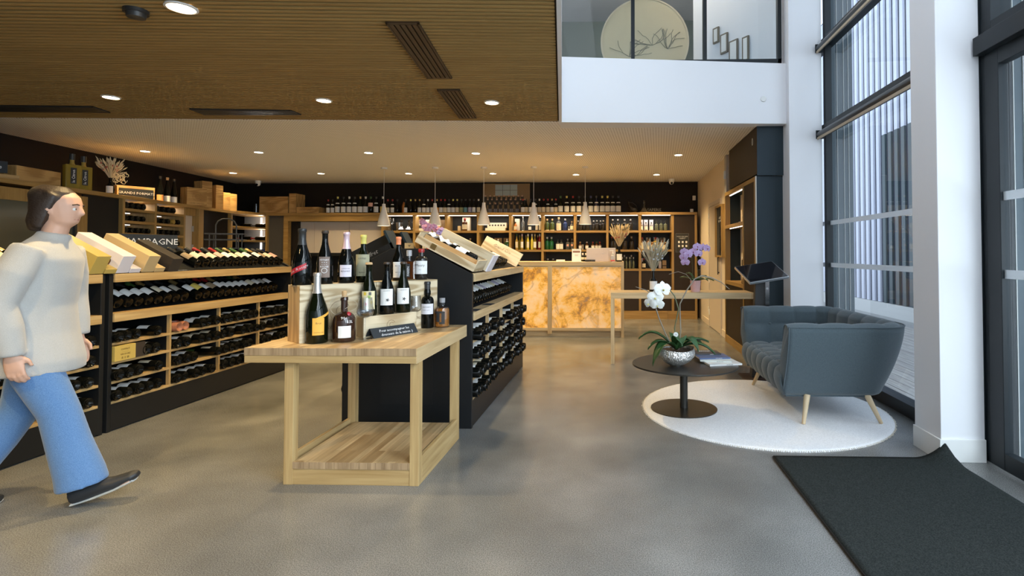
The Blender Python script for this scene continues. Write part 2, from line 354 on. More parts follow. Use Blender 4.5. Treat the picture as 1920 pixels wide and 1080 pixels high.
for i, (x, y) in enumerate(((1.3,6.5),(.5,7.6),(-.35,7.2))):
    l = thing('downlight', ['round lit downlight in upstairs ceiling behind right pane','round lit downlight in upstairs ceiling behind middle pane','round lit downlight in upstairs ceiling behind left pane'][i], 'downlight', (x,y,5.2), group='upstairs downlights')
    MB().lathe([(.05,0),(.065,0),(.065,-.01),(.05,-.012)], 24).build('trim_ring', WPLAST, l, smooth=30)
    MB().lathe([(0,-.004),(.05,-.004)], 24).build('lens', BULB, l)
    light('bulb', 'POINT', (0,0,-.08), 14, (1,.86,.7), parent=l, shadow_soft_size=.05)
# walls
struct(bx('wall_back', -8.2, 1.75, 10.6, 10.8, 0, CZ, BLACK2))
lw = struct(MB().quadbox([(-8.0,-3.2,0),(-6.65,3.2,0),(-7.75,10.7,0),(-8.2,10.7,0),(-8.0,-3.2,CZ),(-6.95,3.2,CZ),(-7.75,10.7,CZ),(-8.2,10.7,CZ)]).build('wall_left', BLACK2))
struct(bx('wall_front', -8.2, 2.3, -3.3, -3.2, 0, 5.2, WHITE))
struct(bx('wall_right', 1.62, 1.78, 7.78, 10.6, 0, CZ, CREAM))
struct(bx('trim_2', 1.585, 1.62, 7.70, 7.82, 0, CZ, pm('grey_trim', (.42,.40,.40), .6)))
struct(bx('baseboard_right', 1.605, 1.62, 7.82, 8.2, 0, .1, pm('cream_skirting', (.72,.62,.5), .5)))
struct(bx('baseboard_right', 1.605, 1.62, 9.32, 10.0, 0, .1, MATS['cream_skirting']))
struct(bx('ceiling_high', -.4, 2.6, -3.2, 5.8, 5.2, 5.3, WHITE))
struct(bx('wall_void', -1.2, -.95, -3.2, 5.70, 2.72, 5.2, WHITE))
struct(bx('wall_void', -1.2, -.62, 5.70, 5.95, 2.72, 5.2, WHITE))
# pillars along the glazed front
def pillar(n, x0, x1, y0, y1, top):
    p = struct(bx(n, x0, x1, y0, y1, 0, top, WHITE, bevel=.004))
    MB().box(x0-.012,x1,y0-.012,y0,0,.135).box(x0-.012,x0,y0,y1+.0,0,.135).build('skirting', WPLAST, p, bevel=.002)
    return p
pillar('wall_pillar_near', 1.95, 2.21, 3.29, 3.57, 5.2)
struct(bx('trim_4', 2.21, 2.34, 3.29, 3.5, 0, 5.2, FRAME))
pillar('wall_pillar_far', 1.86, 2.21, 5.76, 6.02, 5.2)
pillar('wall_pillar_behind', 1.95, 2.21, -.4, -.1, 5.2)
# glazing: frames and panes between pillars
def window(n, y0, y1, sill=.1):
    m = MB(); X0, X1 = 2.22, 2.34
    m.box(X0,X1,y0,y0+.08,0,5.2).box(X0,X1,y1-.08,y1,0,5.2)
    m.box(X0,X1,y0+.08,y1-.08,0,sill).box(X0,X1,y0+.08,y1-.08,2.555,2.63).box(X0,X1,y0+.08,y1-.08,3.48,3.56).box(X0,X1,y0+.08,y1-.08,5.1,5.2)
    w = struct(m.build(n, FRAME, bevel=.003))
    for a, b in ((sill,2.555),(2.63,3.48),(3.56,5.1)): bx('pane', 2.28, 2.288, y0+.08, y1-.08, a, b, PANE, w)
    return w
w2 = window('window_2', 3.50, 6.3)
for z in (1.55, 1.105):
    bx('privacy_band', 2.272, 2.279, 3.6, 6.2, z, z+.045, pm('frosted_film', (.92,.95,.97), .7, trans=.55), w2)
MB().box(2.235,2.30,5.72,5.78,.1,5.1).build('mullion', FRAME, w2)
w3 = window('window_3', -.35, 1.2); w4 = window('window_4', -3.2, -.4)
# roller blinds under the transoms
for i, (z, lab) in enumerate(((2.47,'rolled dark blind cassette under the lower transom of the window'), (3.395,'rolled dark blind cassette under the upper transom of the window'))):
    b = thing('roller_blind', lab, 'blind', (2.17, 3.62, z), group=None)
    MB().tube([(0,.02,.045),(0,2.1,.045)], .034, 16).build('roll', pm('blind_roll', (.03,.035,.04), .3), b, smooth=40)
    bx('bracket',-.036,.045,0,.014,0,.09,FRAME,b); bx('bracket',-.036,.045,2.1,2.114,0,.09,FRAME,b)
    MB().box(-.03,-.018,.02,2.1,-.012,.012).build('bottom_bar', pm('beige_bar', (.45,.36,.25), .5), b)
# entrance door next to the near pillar
d2 = struct(MB().box(2.22,2.34,3.2,3.29,0,5.2).box(2.22,2.34,1.2,3.2,2.555,2.63).box(2.22,2.34,1.2,3.2,3.48,3.56).box(2.16,2.3,1.2,3.27,2.44,2.55).build('door_2', FRAME, bevel=.003))
lf = MB().box(2.21,2.27,3.13,3.24,.015,2.44).box(2.21,2.27,1.9,3.13,.015,.11).box(2.21,2.27,1.9,3.13,2.35,2.44).box(2.21,2.27,1.82,1.9,.015,2.44).build('door_leaf', FRAME, d2, bevel=.003)
bx('pane', 2.236, 2.244, 1.9, 3.13, .11, 2.35, PANE, lf)
for z in (1.555, 1.105): bx('privacy_band', 2.228, 2.235, 1.9, 3.13, z, z+.05, MATS['frosted_film'], lf)
bx('pane', 2.28, 2.288, 1.2, 3.2, 2.63, 3.48, PANE, d2); bx('pane', 2.28, 2.288, 1.2, 3.2, 3.56, 5.1, PANE, d2)
struct(bx('trim_3', 2.215, 2.30, 1.2, 3.29, 0, .012, STEEL))
# service door in the cream wall
d1 = struct(MB().box(1.60,1.62,8.22,8.28,0,2.10).box(1.60,1.62,9.22,9.28,0,2.10).box(1.60,1.62,8.28,9.22,2.04,2.10).build('door_1', BEIGE))
bx('door_leaf', 1.603, 1.62, 8.285, 9.215, .01, 2.035, pm('beige_door', (.62,.53,.43), .5), d1)
MB().box(1.575,1.585,8.33,8.36,.92,1.22).box(1.575,1.605,8.335,8.355,.94,.96).box(1.575,1.605,8.335,8.355,1.18,1.20).build('door_handle', MBLACK, d1)
for z in (.2, .75, 1.35, 1.85): bx('hinge', 1.59, 1.604, 9.20, 9.24, z, z+.09, WPLAST, d1)
# ---------------------------------------------------------------- outside
dg_ = struct(bx('ground', 2.35, 16, -4, 26, -.12, -.05, pm('gravel', (.30,.30,.30), .95, bump=1, bscale=40)))
dc = tag(empty('terrace_deck', (2.36,-3,-.05)), 'weathered grey timber terrace deck outside the glazing', 'deck')
DK = wood('deck_board_', (.30,.28,.27), (.50,.48,.46), 'y', .8)
pl = MB().box(0,.132,0,19,0,.035).mesh('deck_board', DK)
for i in range(19): link('deck_board', pl, dc, (i*.139,0,0))
bw = struct(bx('wall_outside', 5.62, 5.8, 4.2, 26, -.05, 7.5, pm('cladding_flat_shade', (.03,.036,.06), .5)))  # near-black blue paints the shade between the ribs into the flats
bx('plinth', 5.56, 5.62, 4.2, 26, -.05, .22, pm('pale_concrete', (.62,.62,.62), .8), bw)
CL = pm('lilac_grey_cladding', (.60,.62,.74), .45)
pr = MB().prism([(0,0),(0,.15),(-.035,.135),(-.035,.015)], 'z', 0, 7.2).mesh('cladding_rib', CL)
i = 0; y = 4.2
TEAL = pm('dark_teal_cladding', (.035,.060,.075), .4)
prl = MB().prism([(0,0),(0,.15),(-.035,.135),(-.035,.015)], 'z', 0, 3.5).mesh('cladding_rib', TEAL)
pru = MB().prism([(0,0),(0,.15),(-.035,.135),(-.035,.015)], 'z', 3.5, 7.2).mesh('cladding_rib', CL)
while y < 22:
    if 8.4 < y < 11.4: link('cladding_rib', prl, bw, (5.62, y, .23)); link('cladding_rib', pru, bw, (5.62, y, .23))
    else: link('cladding_rib', pr, bw, (5.62, y, .23))
    y += .25
rv = struct(bx('trim_5', 2.34, 2.57, 5.84, 6.0, 0, 5.2, pm('reveal_teal', (.035,.060,.075), .35)))
for x in (2.40, 2.47, 2.52): bx('joint', x, x+.006, 5.832, 5.84, 0, 5.2, pm('pale_joint', (.45,.45,.42), .5), rv)
rv = struct(bx('trim_6', 2.34, 2.50, 3.27, 3.36, 0, 5.2, MATS['reveal_teal']))
for x in (2.39, 2.45): bx('joint', x, x+.006, 3.262, 3.27, 0, 5.2, MATS['pale_joint'], rv)
# ---------------------------------------------------------------- ceiling fittings
WARM = (1,.72,.34)
def downlight(x, y, lab, grp, power, r=.055):
    l = thing('downlight', lab, 'downlight', (x,y,CZ), group=grp)
    MB().lathe([(r,.002),(r+.012,.002),(r+.012,-.006),(r,-.009)], 28).build('trim_ring', WPLAST, l, smooth=30)
    MB().lathe([(0,-.004),(r,-.004)], 28).build('lens', BULB, l)
    light('spot', 'SPOT', (0,0,-.02), power, WARM, parent=l, spot_size=R(125), spot_blend=.8, shadow_soft_size=.03)
row1 = [(-6.528,7.175),(-5.006,7.298),(-3.485,7.383),(-1.985,7.468),(-.533,7.593),(.899,7.677)]
row2 = [(-6.75,9.177),(-5.233,9.286),(-3.681,9.333),(-2.185,9.378),(-.719,9.55),(.73,9.593)]
for i, (x, y) in enumerate(row1): downlight(x, y, '%s round downlight from the left in front row of the white ceiling' % ORD[i], 'white ceiling downlights', 85)
for i, (x, y) in enumerate(row2): downlight(x, y, '%s round downlight from the left in back row of the white ceiling' % ORD[i], 'white ceiling downlights', 85 if i else 40)
for i, (x, y) in enumerate([(-4.588,4.681),(-2.71,4.839),(-1.168,4.955)]): downlight(x, y, '%s round downlight from the left near back edge of the slatted wood ceiling' % ORD[i], 'wood ceiling downlights', 110, .06)
downlight(-2.509, 2.975, 'largest, nearest round downlight in the slatted wood ceiling beside the black sensor', 'wood ceiling downlights', 110, .07)
for x, y in [(-4.5,2.8),(-4.4,.8),(-2.4,.9)]: light('spot', 'SPOT', (x,y,CZ-.02), 105, WARM, spot_size=R(125), spot_blend=.8, shadow_soft_size=.03)  # extra spots added out of view for more light, no fittings built
sd = thing('ceiling_sensor', 'black round smoke sensor hanging under the slatted wood ceiling', 'sensor', (-2.80,3.0,CZ))
MB().lathe([(0,0),(.062,0),(.062,-.02),(0,-.02)], 28).build('base', MBLACK, sd, smooth=30)
MB().lathe([(0,-.02),(.05,-.02),(.045,-.045),(.02,-.052),(0,-.052)], 28).build('cap', MBLACK, sd, smooth=30)
VB = pm('bronze_vent', (.055,.03,.015), .45)
def vent(pts, lab, n=4, m=VB):
    v = thing('ceiling_vent', lab, 'vent', (0,0,0))
    (ax,ay),(bx_,by),(cx_,cy_),(dx,dy) = pts          # a-b one long side start, a->d long direction
    def L(u, t): return ((ax+(bx_-ax)*u)+((dx+(cx_-dx)*u)-(ax+(bx_-ax)*u))*t, (ay+(by-ay)*u)+((dy+(cy_-dy)*u)-(ay+(by-ay)*u))*t)
    def q(u0,u1,t0,t1,z0,z1):
        p = [L(u0,t0),L(u1,t0),L(u1,t1),L(u0,t1)]
        return [(x,y,z0) for x,y in p]+[(x,y,z1) for x,y in p]
    MB().quadbox(q(0,1,0,1,CZ-.003,CZ+.001)).build('backing', pm('vent_slot_black', (.004,.004,.004), .9), v)
    MB().quadbox(q(0,1,0,.02,CZ-.012,CZ)).quadbox(q(0,1,.98,1,CZ-.012,CZ)).quadbox(q(0,.06,0,1,CZ-.012,CZ)).quadbox(q(.94,1,0,1,CZ-.012,CZ)).build('frame', m, v)
    for i in range(n+1):
        a = .06+.88*(i/(n+1))+.02; b = a+.88/(n+1)-.045
        MB().quadbox(q(a,b,.02,.98,CZ-.014,CZ-.003)).build('blade', m, v)
vent([(-1.412,3.193),(-1.207,3.199),(-1.32,4.235),(-1.526,4.229)], 'long brown slotted ceiling vent nearest the camera')
vent([(-1.548,4.536),(-1.35,4.542),(-1.452,5.50),(-1.638,5.50)], 'long brown slotted ceiling vent reaching the white ceiling edge')
vent([(-4.175,5.068),(-4.198,5.287),(-3.208,5.317),(-3.219,5.155)], 'black linear vent lying crosswise near back edge of wood ceiling, middle', 4, MBLACK)
vent([(-6.2,4.88),(-6.22,5.09),(-5.078,5.179),(-5.04,4.966)], 'black linear vent lying crosswise near back edge of wood ceiling, far left', 4, MBLACK)
def dome(x, y, lab):
    c = thing('security_camera', lab, 'camera', (x,y,CZ))
    MB().lathe([(0,0),(.055,0),(.055,-.03),(.045,-.05),(0,-.05)], 24).build('base', WPLAST, c, smooth=40)
    MB().lathe([(0,-.045)]+[(.046*math.sin(t), -.06-.046*math.cos(math.pi-t)*-1) for t in [math.pi*k/10 for k in range(1,10)]]+[(0,-.106)], 20).build('ball', WPLAST, c, smooth=60)
    MB().lathe([(0,.0),(.024,0),(.022,.012),(0,.018)], 20).build('lens', pm('lens_black', (.01,.01,.01), .08), c, (0,-.034,-.08), smooth=60, rot=(R(105),0,0))
dome(-7.0, 10.2, 'white dome security camera on the ceiling in the back left corner')
dome(1.06, 10.2, 'white dome security camera on the ceiling toward the back right corner')
pxs = [(-3.84,8.7,1.703),(-2.985,8.7,1.711),(-2.175,8.7,1.718),(-1.35,8.7,1.717),(-.503,8.7,1.724)]
for i, (x, y, z) in enumerate(pxs):
    p = thing('pendant_lamp', ['leftmost','second from the left','middle','second from the right','rightmost'][i] + ' white bell-shaped pendant lamp hanging above the counter', 'lamp', (x,y,z), group='white pendant lamps over the counter')
    MB().lathe([(.100,.0),(.101,.006),(.098,.03),(.085,.10),(.066,.17),(.045,.24),(.033,.29),(.027,.335),(.025,.365),(0,.367)], 36).lathe([(.097,.001),(.094,.03),(.081,.10),(.062,.17),(.04,.24)], 36).build('shade', pm('white_ceramic', (.72,.70,.68), .55), p, smooth=50)
    MB().tube([(0,0,.36),(0,0,CZ-z)], .003, 8).build('cord', WPLAST, p)
    MB().lathe([(0,0),(.05,0),(.05,-.025),(.01,-.03),(0,-.03)], 24).build('canopy', WPLAST, p, (0,0,CZ-z), smooth=40)
    MB().lathe([(0,.0),(.02,.006),(.03,.03),(.028,.05),(.015,.08),(0,.085)], 16).build('bulb', BULB, p, (0,0,.03), smooth=60)
    light('spot', 'SPOT', (0,0,.02), 18, WARM, parent=p, spot_size=R(140), spot_blend=.7, shadow_soft_size=.03)
# ---------------------------------------------------------------- bottles
def prof(kind):
    K = {'bordeaux': (.0375,.30,.60,.70,.0145,'round'), 'burgundy': (.041,.295,.42,.74,.0145,'slope'), 'champagne': (.044,.315,.36,.80,.0155,'slope'),
         'magnum': (.055,.385,.40,.80,.017,'slope'), 'hock': (.037,.345,.34,.86,.0145,'slope'), 'big_burgundy': (.049,.335,.42,.74,.0165,'slope'),
         'port': (.038,.30,.56,.68,.016,'bulb'), 'flask': (.062,.235,.42,.66,.018,'round'), 'gin': (.042,.235,.60,.70,.015,'round'),
         'round_spirit': (.043,.215,.62,.75,.018,'round'), 'slim': (.027,.31,.52,.66,.012,'round'), 'mini': (.026,.135,.58,.68,.012,'round'),
         'demijohn': (.078,.235,.50,.78,.016,'round'), 'jar': (.035,.06,.85,.9,.03,'round')}
    r, H, sh, nk, rn, st = K[kind]
    p = [(0,.022),(.45*r,.016),(.78*r,.002),(.92*r,0),(r,.006)]
    p.append((r, sh*H*.6)); p.append((r, sh*H))
    for i in range(1,7):
        t = i/6
        if st == 'slope': q = (1-math.cos(math.pi*t))/2; q = .75*q+.25*t
        else: q = 1-math.sqrt(max(0,1-t*t)) if t < .8 else .4+(t-.8)*3
        q = min(1,q)
        p.append((r+(rn-r)*q, H*(sh+(nk-sh)*t)))
    if st == 'bulb': p += [(rn*1.25,H*(nk+.04)),(rn*1.25,H*(nk+.1)),(rn,H*(nk+.15))]
    p += [(rn,H-.022),(rn*1.15,H-.02),(rn*1.15,H-.008),(rn,H-.003),(0,H-.003)]
    return p, r, H, rn
_bm = {}
def part(key, fn):
    if key not in _bm: _bm[key] = fn()
    return _bm[key]
G_DARK = pm('dark_wine_glass', (.003,.0035,.003), .05, spec=.3)
G_GREEN = pm('green_wine_glass', (.004,.006,.002), .05, spec=.3)
G_BROWN = pm('amber_glass', (.10,.035,.01), .05, coat=.4)
G_ROSE = pm('rose_glass', (.40,.16,.09), .06, coat=.4)
G_GOLD = pm('golden_wine_glass', (.36,.24,.05), .06, coat=.4)
G_BLUE = pm('blue_glass', (.012,.03,.13), .06, coat=.4)
G_EMER = pm('emerald_glass', (.008,.10,.03), .05, coat=.4)
G_CLEAR = pm('clear_spirit_glass', (.75,.78,.76), .05, trans=.9)
G_WHISKY = pm('whisky_amber', (.72,.30,.05), .05, trans=.6)
G_SMOKE = pm('smoked_glass', (.03,.025,.02), .05, trans=.2)
G_YEL = pm('limoncello', (.75,.62,.08), .12, trans=.25)
G_RED = pm('red_liqueur', (.25,.01,.015), .1, coat=.3)
def lab(c, n): return pm('label_'+n, c, .65)
L_WHITE = lab((.78,.78,.76),'white'); L_CREAM = lab((.70,.63,.47),'cream'); L_PINK = lab((.70,.40,.33),'pink'); L_TAN = lab((.30,.22,.13),'tan')
L_YEL = lab((.72,.55,.12),'yellow'); L_BLUE = lab((.13,.30,.36),'teal'); L_ORANGE = lab((.80,.36,.06),'orange'); L_LILAC = lab((.42,.38,.48),'lilac'); L_OLIVE = lab((.35,.34,.15),'olive'); L_GREY = lab((.34,.32,.27),'grey')
F_BLACK = pm('foil_black', (.03,.03,.03), .35); F_RED = pm('foil_red', (.36,.02,.02), .35); F_GOLD = pm('foil_gold', (.60,.42,.16), .3, .6); F_YEL = pm('foil_yellow', (.70,.62,.16), .4)
F_WHITE = pm('foil_white', (.75,.73,.68), .4); F_GREEN = pm('foil_green', (.05,.12,.03), .35); F_ORANGE = pm('foil_orange', (.85,.30,.14), .4); F_PINK = pm('foil_pink', (.80,.60,.66), .3, .3); F_BLUE = pm('foil_blue', (.03,.04,.16), .35); F_CORK = pm('cork', (.55,.36,.18), .8); F_SILVER = pm('foil_silver', (.55,.53,.50), .3, .7); F_COPPER = pm('foil_copper', (.5,.2,.06), .3, .7)
def bottle(kind, glass, label=None, foil=None, z=(.22,.50), ang=62, neckband=None, seg=20, fz=.72, name='wine_bottle', loc=(0,0,0), rot=None):
    o = empty(name, loc, rot=rot); p, r, H, rn = prof(kind)
    def body(): return MB().lathe(p, seg).mesh('body', glass, 50)
    link('body', part(('b',kind,glass.name,seg), body), o)
    if label:
        def lb():
            a = R(ang); z0, z1 = z[0]*H, z[1]*H
            return MB().lathe([(r+.0006,z0),(r+.0006,z1)], 12, a0=-a, a1=a).mesh('label', label, 60)
        link('label', part(('l',kind,label.name,z,ang), lb), o)
    if neckband:
        def nb():
            zz = (.62 if kind != 'big_burgundy' else .60)*H
            rr = [q for q in p if q[1] >= zz-.02][0][0]+.003
            return MB().lathe([(rr+.003,zz-.012),(rr-.003,zz+.008)], 10, a0=-R(80), a1=R(80)).mesh('neck_label', neckband, 60)
        link('neck_label', part(('n',kind,neckband.name), nb), o)
    if foil:
        def fo():
            z0 = fz*H; pts = [(rr+.0009, zz) for rr, zz in p if zz > z0 and rr > 0]
            # radius at z0 by interpolation
            prev = [q for q in p if q[1] <= z0][-1]; nxt = [q for q in p if q[1] > z0][0]; t = (z0-prev[1])/(nxt[1]-prev[1]+1e-9)
            return MB().lathe([(prev[0]+(nxt[0]-prev[0])*t+.0009, z0)]+pts+[(0,H-.002)], seg).mesh('capsule', foil, 50)
        link('capsule', part(('f',kind,foil.name,fz,seg), fo), o)
    return o
def lying_rot(dirx, tilt=0, roll=0):
    # axis points along dirx*(x) rising by tilt degrees; label rolled from straight up
    th = math.copysign(R(90-tilt), dirx)
    M = Matrix.Rotation(th, 3, 'Y') @ Matrix.Rotation((math.pi if dirx > 0 else 0)+R(roll), 3, 'Z')
    return M.to_euler()
RK = [(G_DARK,L_WHITE,F_BLACK),(G_DARK,L_WHITE,F_RED),(G_DARK,L_CREAM,F_BLACK),(G_DARK,L_WHITE,F_BLACK),(G_DARK,L_WHITE,F_GOLD),(G_DARK,L_CREAM,F_GREEN),(G_DARK,L_WHITE,F_BLACK)]
# ---------------------------------------------------------------- gondolas
def gondola(name, label, x, y0, length, faces, nb=4, tone=oak):
    g = thing(name, label, 'shelving', (x, y0, 0))
    HW = .47; t = .03
    prof_ = [(-HW,.0),(HW,.0),(HW,1.10),(.12,1.285),(-.12,1.285),(-HW,1.10)]
    MB().prism(prof_, 'y', 0, t).build('end_panel', BLACK, g, bevel=.002)
    MB().prism(prof_, 'y', length-t, length).build('end_panel', BLACK, g, bevel=.002)
    MB().box(-HW+.02,HW-.02,t,length-t,.01,.19).build('plinth', BLACK, g)
    MB().box(-.008,.008,t,length-t,.19,1.26).build('back_panel', BLACK, g)
    MB().box(-.12,.12,t,length-t,1.26,1.28).build('top_panel', BLACK, g)
    for s in faces:
        MB().prism([(s*HW-.0*s,1.085),(s*.11,1.262),(s*.11,1.245),(s*HW,1.068)], 'y', t, length-t).build('slanted_board', BLACK, g)
        MB().box(s*(HW-.07),s*(HW+.012),t,length-t,1.045,1.105).build('shelf_lip', tone('y'), g, bevel=.002)
        MB().prism([(s*(HW-.05),.79),(s*.01,1.0),(s*.01,.98),(s*(HW-.05),.77)], 'y', t, length-t).build('slanted_board', BLACK, g)
        MB().box(s*(HW-.09),s*(HW+.012),t,length-t,.765,.825).build('shelf_lip', tone('y'), g, bevel=.002)
        for z in (.60,.466,.33,.19): MB().box(s*.01,s*(HW-.005),t,length-t,z,z+.018).build('shelf', tone('y'), g, bevel=.001)
        for i in range(1, nb):
            dv = MB().box(s*.01,s*(HW-.03),i*length/nb-.009,i*length/nb+.009,.19,.765).build('divider', BLACK, g)
            MB().box(s*(HW-.03),s*(HW-.006),i*length/nb-.009,i*length/nb+.009,.19,.765).build('front_edge', tone('z'), dv)
        MB().box(s*(HW-.02),s*HW,t,length-t,.0+.01,.19).build('kick_board', BLACK, g)
    return g
SH = {1:.618, 2:.484, 3:.348, 4:.208}
SN = {1:'top bottle shelf', 2:'second bottle shelf', 3:'third bottle shelf', 4:'lowest bottle shelf'}
rb = random.Random(11)
def rack_row(gx, y0, s, shelf, slots, rackname, group, prot, pitch, start):
    """slots: one string per bay; B bottle, R rose, . gap"""
    n = 0; bl = .5
    items = []
    for bi, st in enumerate(slots):
        for k, ch in enumerate(st):
            if ch != '.': items.append((y0+.06+bi*.522*start+k*pitch, ch))
    for y, ch in items:
        g, l, f = RK[rb.randrange(len(RK))]
        kind = rb.choice(['bordeaux','burgundy','bordeaux'])
        if ch == 'R': g, l, f = G_ROSE, L_PINK, F_PINK
        if ch == 'C': kind, g = 'champagne', G_GREEN
        r = prof(kind)[1]
        d = rb.uniform(-.012,.018)
        o = bottle(kind, g, l, f, rot=lying_rot(-s, 0, rb.uniform(-35,25)), loc=(gx+s*(.47+prot+d), y+rb.uniform(-.004,.004), SH[shelf]+r+.001), seg=14)
        tag(o, '%s bottle lying base outward, %s from near end, %s of %s' % ('rosé' if ch == 'R' else 'dark', ORD[n], SN[shelf], rackname), 'bottle', group); n += 1
def slant_row(gx, y0, s, level, ys, rackname, group, labels=None, seg=14):
    zb = {'top': 1.075, 'mid': .79}[level]
    for n, y in enumerate(ys):
        g, l, f = RK[rb.randrange(len(RK))]
        if labels: l = labels[n % len(labels)]
        kind = rb.choice(['bordeaux','burgundy']); r = prof(kind)[1]
        th = R(27)
        # base rests against the lip; axis rises inward
        lx = .40 if level == 'top' else .385
        zc = zb + (.47-lx)*math.tan(th) + r/math.cos(th) + .004
        o = bottle(kind, g, l, f, rot=lying_rot(-s, 27, rb.uniform(-25,15)), loc=(gx+s*lx, y, zc), seg=seg)
        tag(o, 'dark bottle on %s slanted shelf of %s, %s from near end' % ('upper' if level == 'top' else 'middle', rackname, ORD[n]), 'bottle', group)
GLX, GRX = -4.01, -1.50
gondola('wine_gondola', 'long black and oak wine rack on the left, beyond the black posts', GLX, 3.63, 2.11, (1,))
gondola('wine_gondola', 'black and oak wine rack at left edge, behind the walking person', GLX, 1.50, 2.10, (1,))
cg_ = gondola('wine_gondola', 'black central wine rack standing right behind the oak display table', GRX, 3.80, 2.09, (1,-1), tone=pale)
bx('access_panel', -.19, .19, -.003, 0, .17, .78, pm('black_hatch', (.013,.014,.015), .4, spec=.3), cg_)
LR = 'left rack'; RR = 'central rack'; NR = 'rack behind person'
grp = 'bottles lying in the left rack'
rack_row(GLX, 3.63, 1, 1, ['BBB.B','RR.BBB','BBBBBB','BBBBBB'][:4], LR, grp, .012, .083, 1)
rack_row(GLX, 3.63, 1, 2, ['...BBB'[:5]+'','BB.BBB','BB.BBB','B.BBB'], LR, grp, .012, .083, 1)
rack_row(GLX, 3.63, 1, 3, ['BBB.B','BBB..B','BBBBB','BB.BB'], LR, grp, .012, .085, 1)
rack_row(GLX, 3.63, 1, 4, ['BBBBB','BBBBBB'[:5],'BBBBB','BBBBB'], LR, grp, .012, .09, 1)
slant_row(GLX, 3.63, 1, 'mid', [3.70+i*.086 for i in range(9)]+[4.54+i*.086 for i in range(13)], LR, grp, [L_TAN,L_WHITE,L_WHITE,L_WHITE,L_WHITE,L_WHITE,L_CREAM,L_WHITE,L_GREY,L_WHITE,L_YEL,L_WHITE])
slant_row(GLX, 3.63, 1, 'top', [4.50+i*.092 for i in range(9)]+[5.38+i*.088 for i in range(4)], LR, grp, [L_TAN,L_CREAM,L_PINK,L_CREAM,L_PINK,L_WHITE,L_CREAM,L_CREAM,L_WHITE,L_WHITE])
grp = 'bottles lying in the rack behind the person'
rack_row(GLX, 1.50, 1, 1, ['','','BBBBB','BBBBB'], NR, grp, .012, .09, 1)
rack_row(GLX, 1.50, 1, 2, ['','','BBBBB','BBBBB'], NR, grp, .012, .09, 1)
rack_row(GLX, 1.50, 1, 3, ['','','BBB.B','BBBBB'], NR, grp, .012, .09, 1)
rack_row(GLX, 1.50, 1, 4, ['','','BBBBB','B.BBB'], NR, grp, .012, .09, 1)
slant_row(GLX, 1.50, 1, 'mid', [2.7+i*.09 for i in range(9)], NR, grp, [L_WHITE])
slant_row(GLX, 1.50, 1, 'top', [2.9+i*.1 for i in range(6)], NR, grp, [L_CREAM])
grp = 'bottles lying in the central rack'
rack_row(GRX, 3.80, 1, 1, ['BBBBB','BBBB','..BBBB','BBBBB'], RR, grp, .042, .086, 1)
rack_row(GRX, 3.80, 1, 2, ['BBBBB','BBBBB','BBBBB','BBBBB'], RR, grp, .042, .086, 1)
rack_row(GRX, 3.80, 1, 3, ['BBBBB','BBBBB','BBBBB','BBBBB'], RR, grp, .042, .086, 1)
rack_row(GRX, 3.80, 1, 4, ['BBBBB','BBBBB','BBBBB','BBBBB'], RR, grp, .042, .086, 1)
slant_row(GRX, 3.80, 1, 'mid', [3.88+i*.086 for i in range(21)], RR, grp, [L_WHITE,L_WHITE,L_CREAM,L_WHITE,L_LILAC,L_WHITE])
slant_row(GRX, 3.80, 1, 'top', [4.36+i*.086 for i in range(12)], RR, grp, [L_WHITE,L_WHITE,L_CREAM])
for i, z in enumerate((.484, .208)):
    o = bottle('bordeaux', G_DARK, L_WHITE, F_BLACK, rot=lying_rot(1), loc=(GRX-.525, 3.93, z+.04), seg=14)
    tag(o, ['dark bottle base poking out left of central rack, upper of two','dark bottle base poking out left of central rack, lower of two'][i], 'bottle', 'bottles on the far side of the central rack')
# second tier seen behind on the left rack
# ---------------------------------------------------------------- boxes on the racks
def slant_box(name, label, gx, s, y, w, h, l, lx, mat_, lift=.0, cat='box', group=None, text_=None, dz=0):
    th = R(27); z = 1.108+(.482-lx)*math.tan(th)+lift
    o = thing(name, label, cat, (gx+s*lx, y, z), group=group, rot=(0, -s*-th if s < 0 else th, 0))
    # local -x*s runs up the slope
    a, b = (0, -l) if s > 0 else (0, l)
    MB().box(a, b, 0, w, 0, h).build('carton', mat_, o, bevel=.002)
    if text_: text(text_, .022, INK, o, (s*.0006, w/2, h/2), (R(90), 0, s*R(90)))
    return o
GOLD = pm('gold_card', (.52,.38,.10), .45); KRAFT = pm('kraft_card', (.60,.44,.22), .6); WCARD = pm('white_card', (.76,.72,.76), .5); BCARD = pm('black_card', (.035,.028,.024), .5)
bs = [('gold', 3.47, GOLD, G_BROWN), ('white', 3.66, WCARD, G_GOLD), ('kraft', 3.87, KRAFT, G_DARK), ('black', 4.10, BCARD, G_DARK)]
for i, (n, y, m, gl) in enumerate(bs):
    slant_box('gift_box', 'tall %s gift box lid leaning on top of the left rack' % n, GLX, 1, y, .10, .135 if i < 3 else .11, .38 if i < 3 else .34, .48, m, group='gift boxes on the left rack')
    if i < 3:
        t = slant_box('gift_box', 'low open %s gift box tray holding a bottle, beside %s lid' % (n, n), GLX, 1, y+.106, .085, .035, .36, .482, m, group='gift boxes on the left rack')
        b = bottle('champagne', gl, L_CREAM, F_GOLD, rot=lying_rot(-1, 27), loc=(GLX+.445, y+.148, 1.188)); tag(b, 'bottle lying in the open %s gift box tray on left rack' % n, 'bottle', 'bottles in gift box trays')
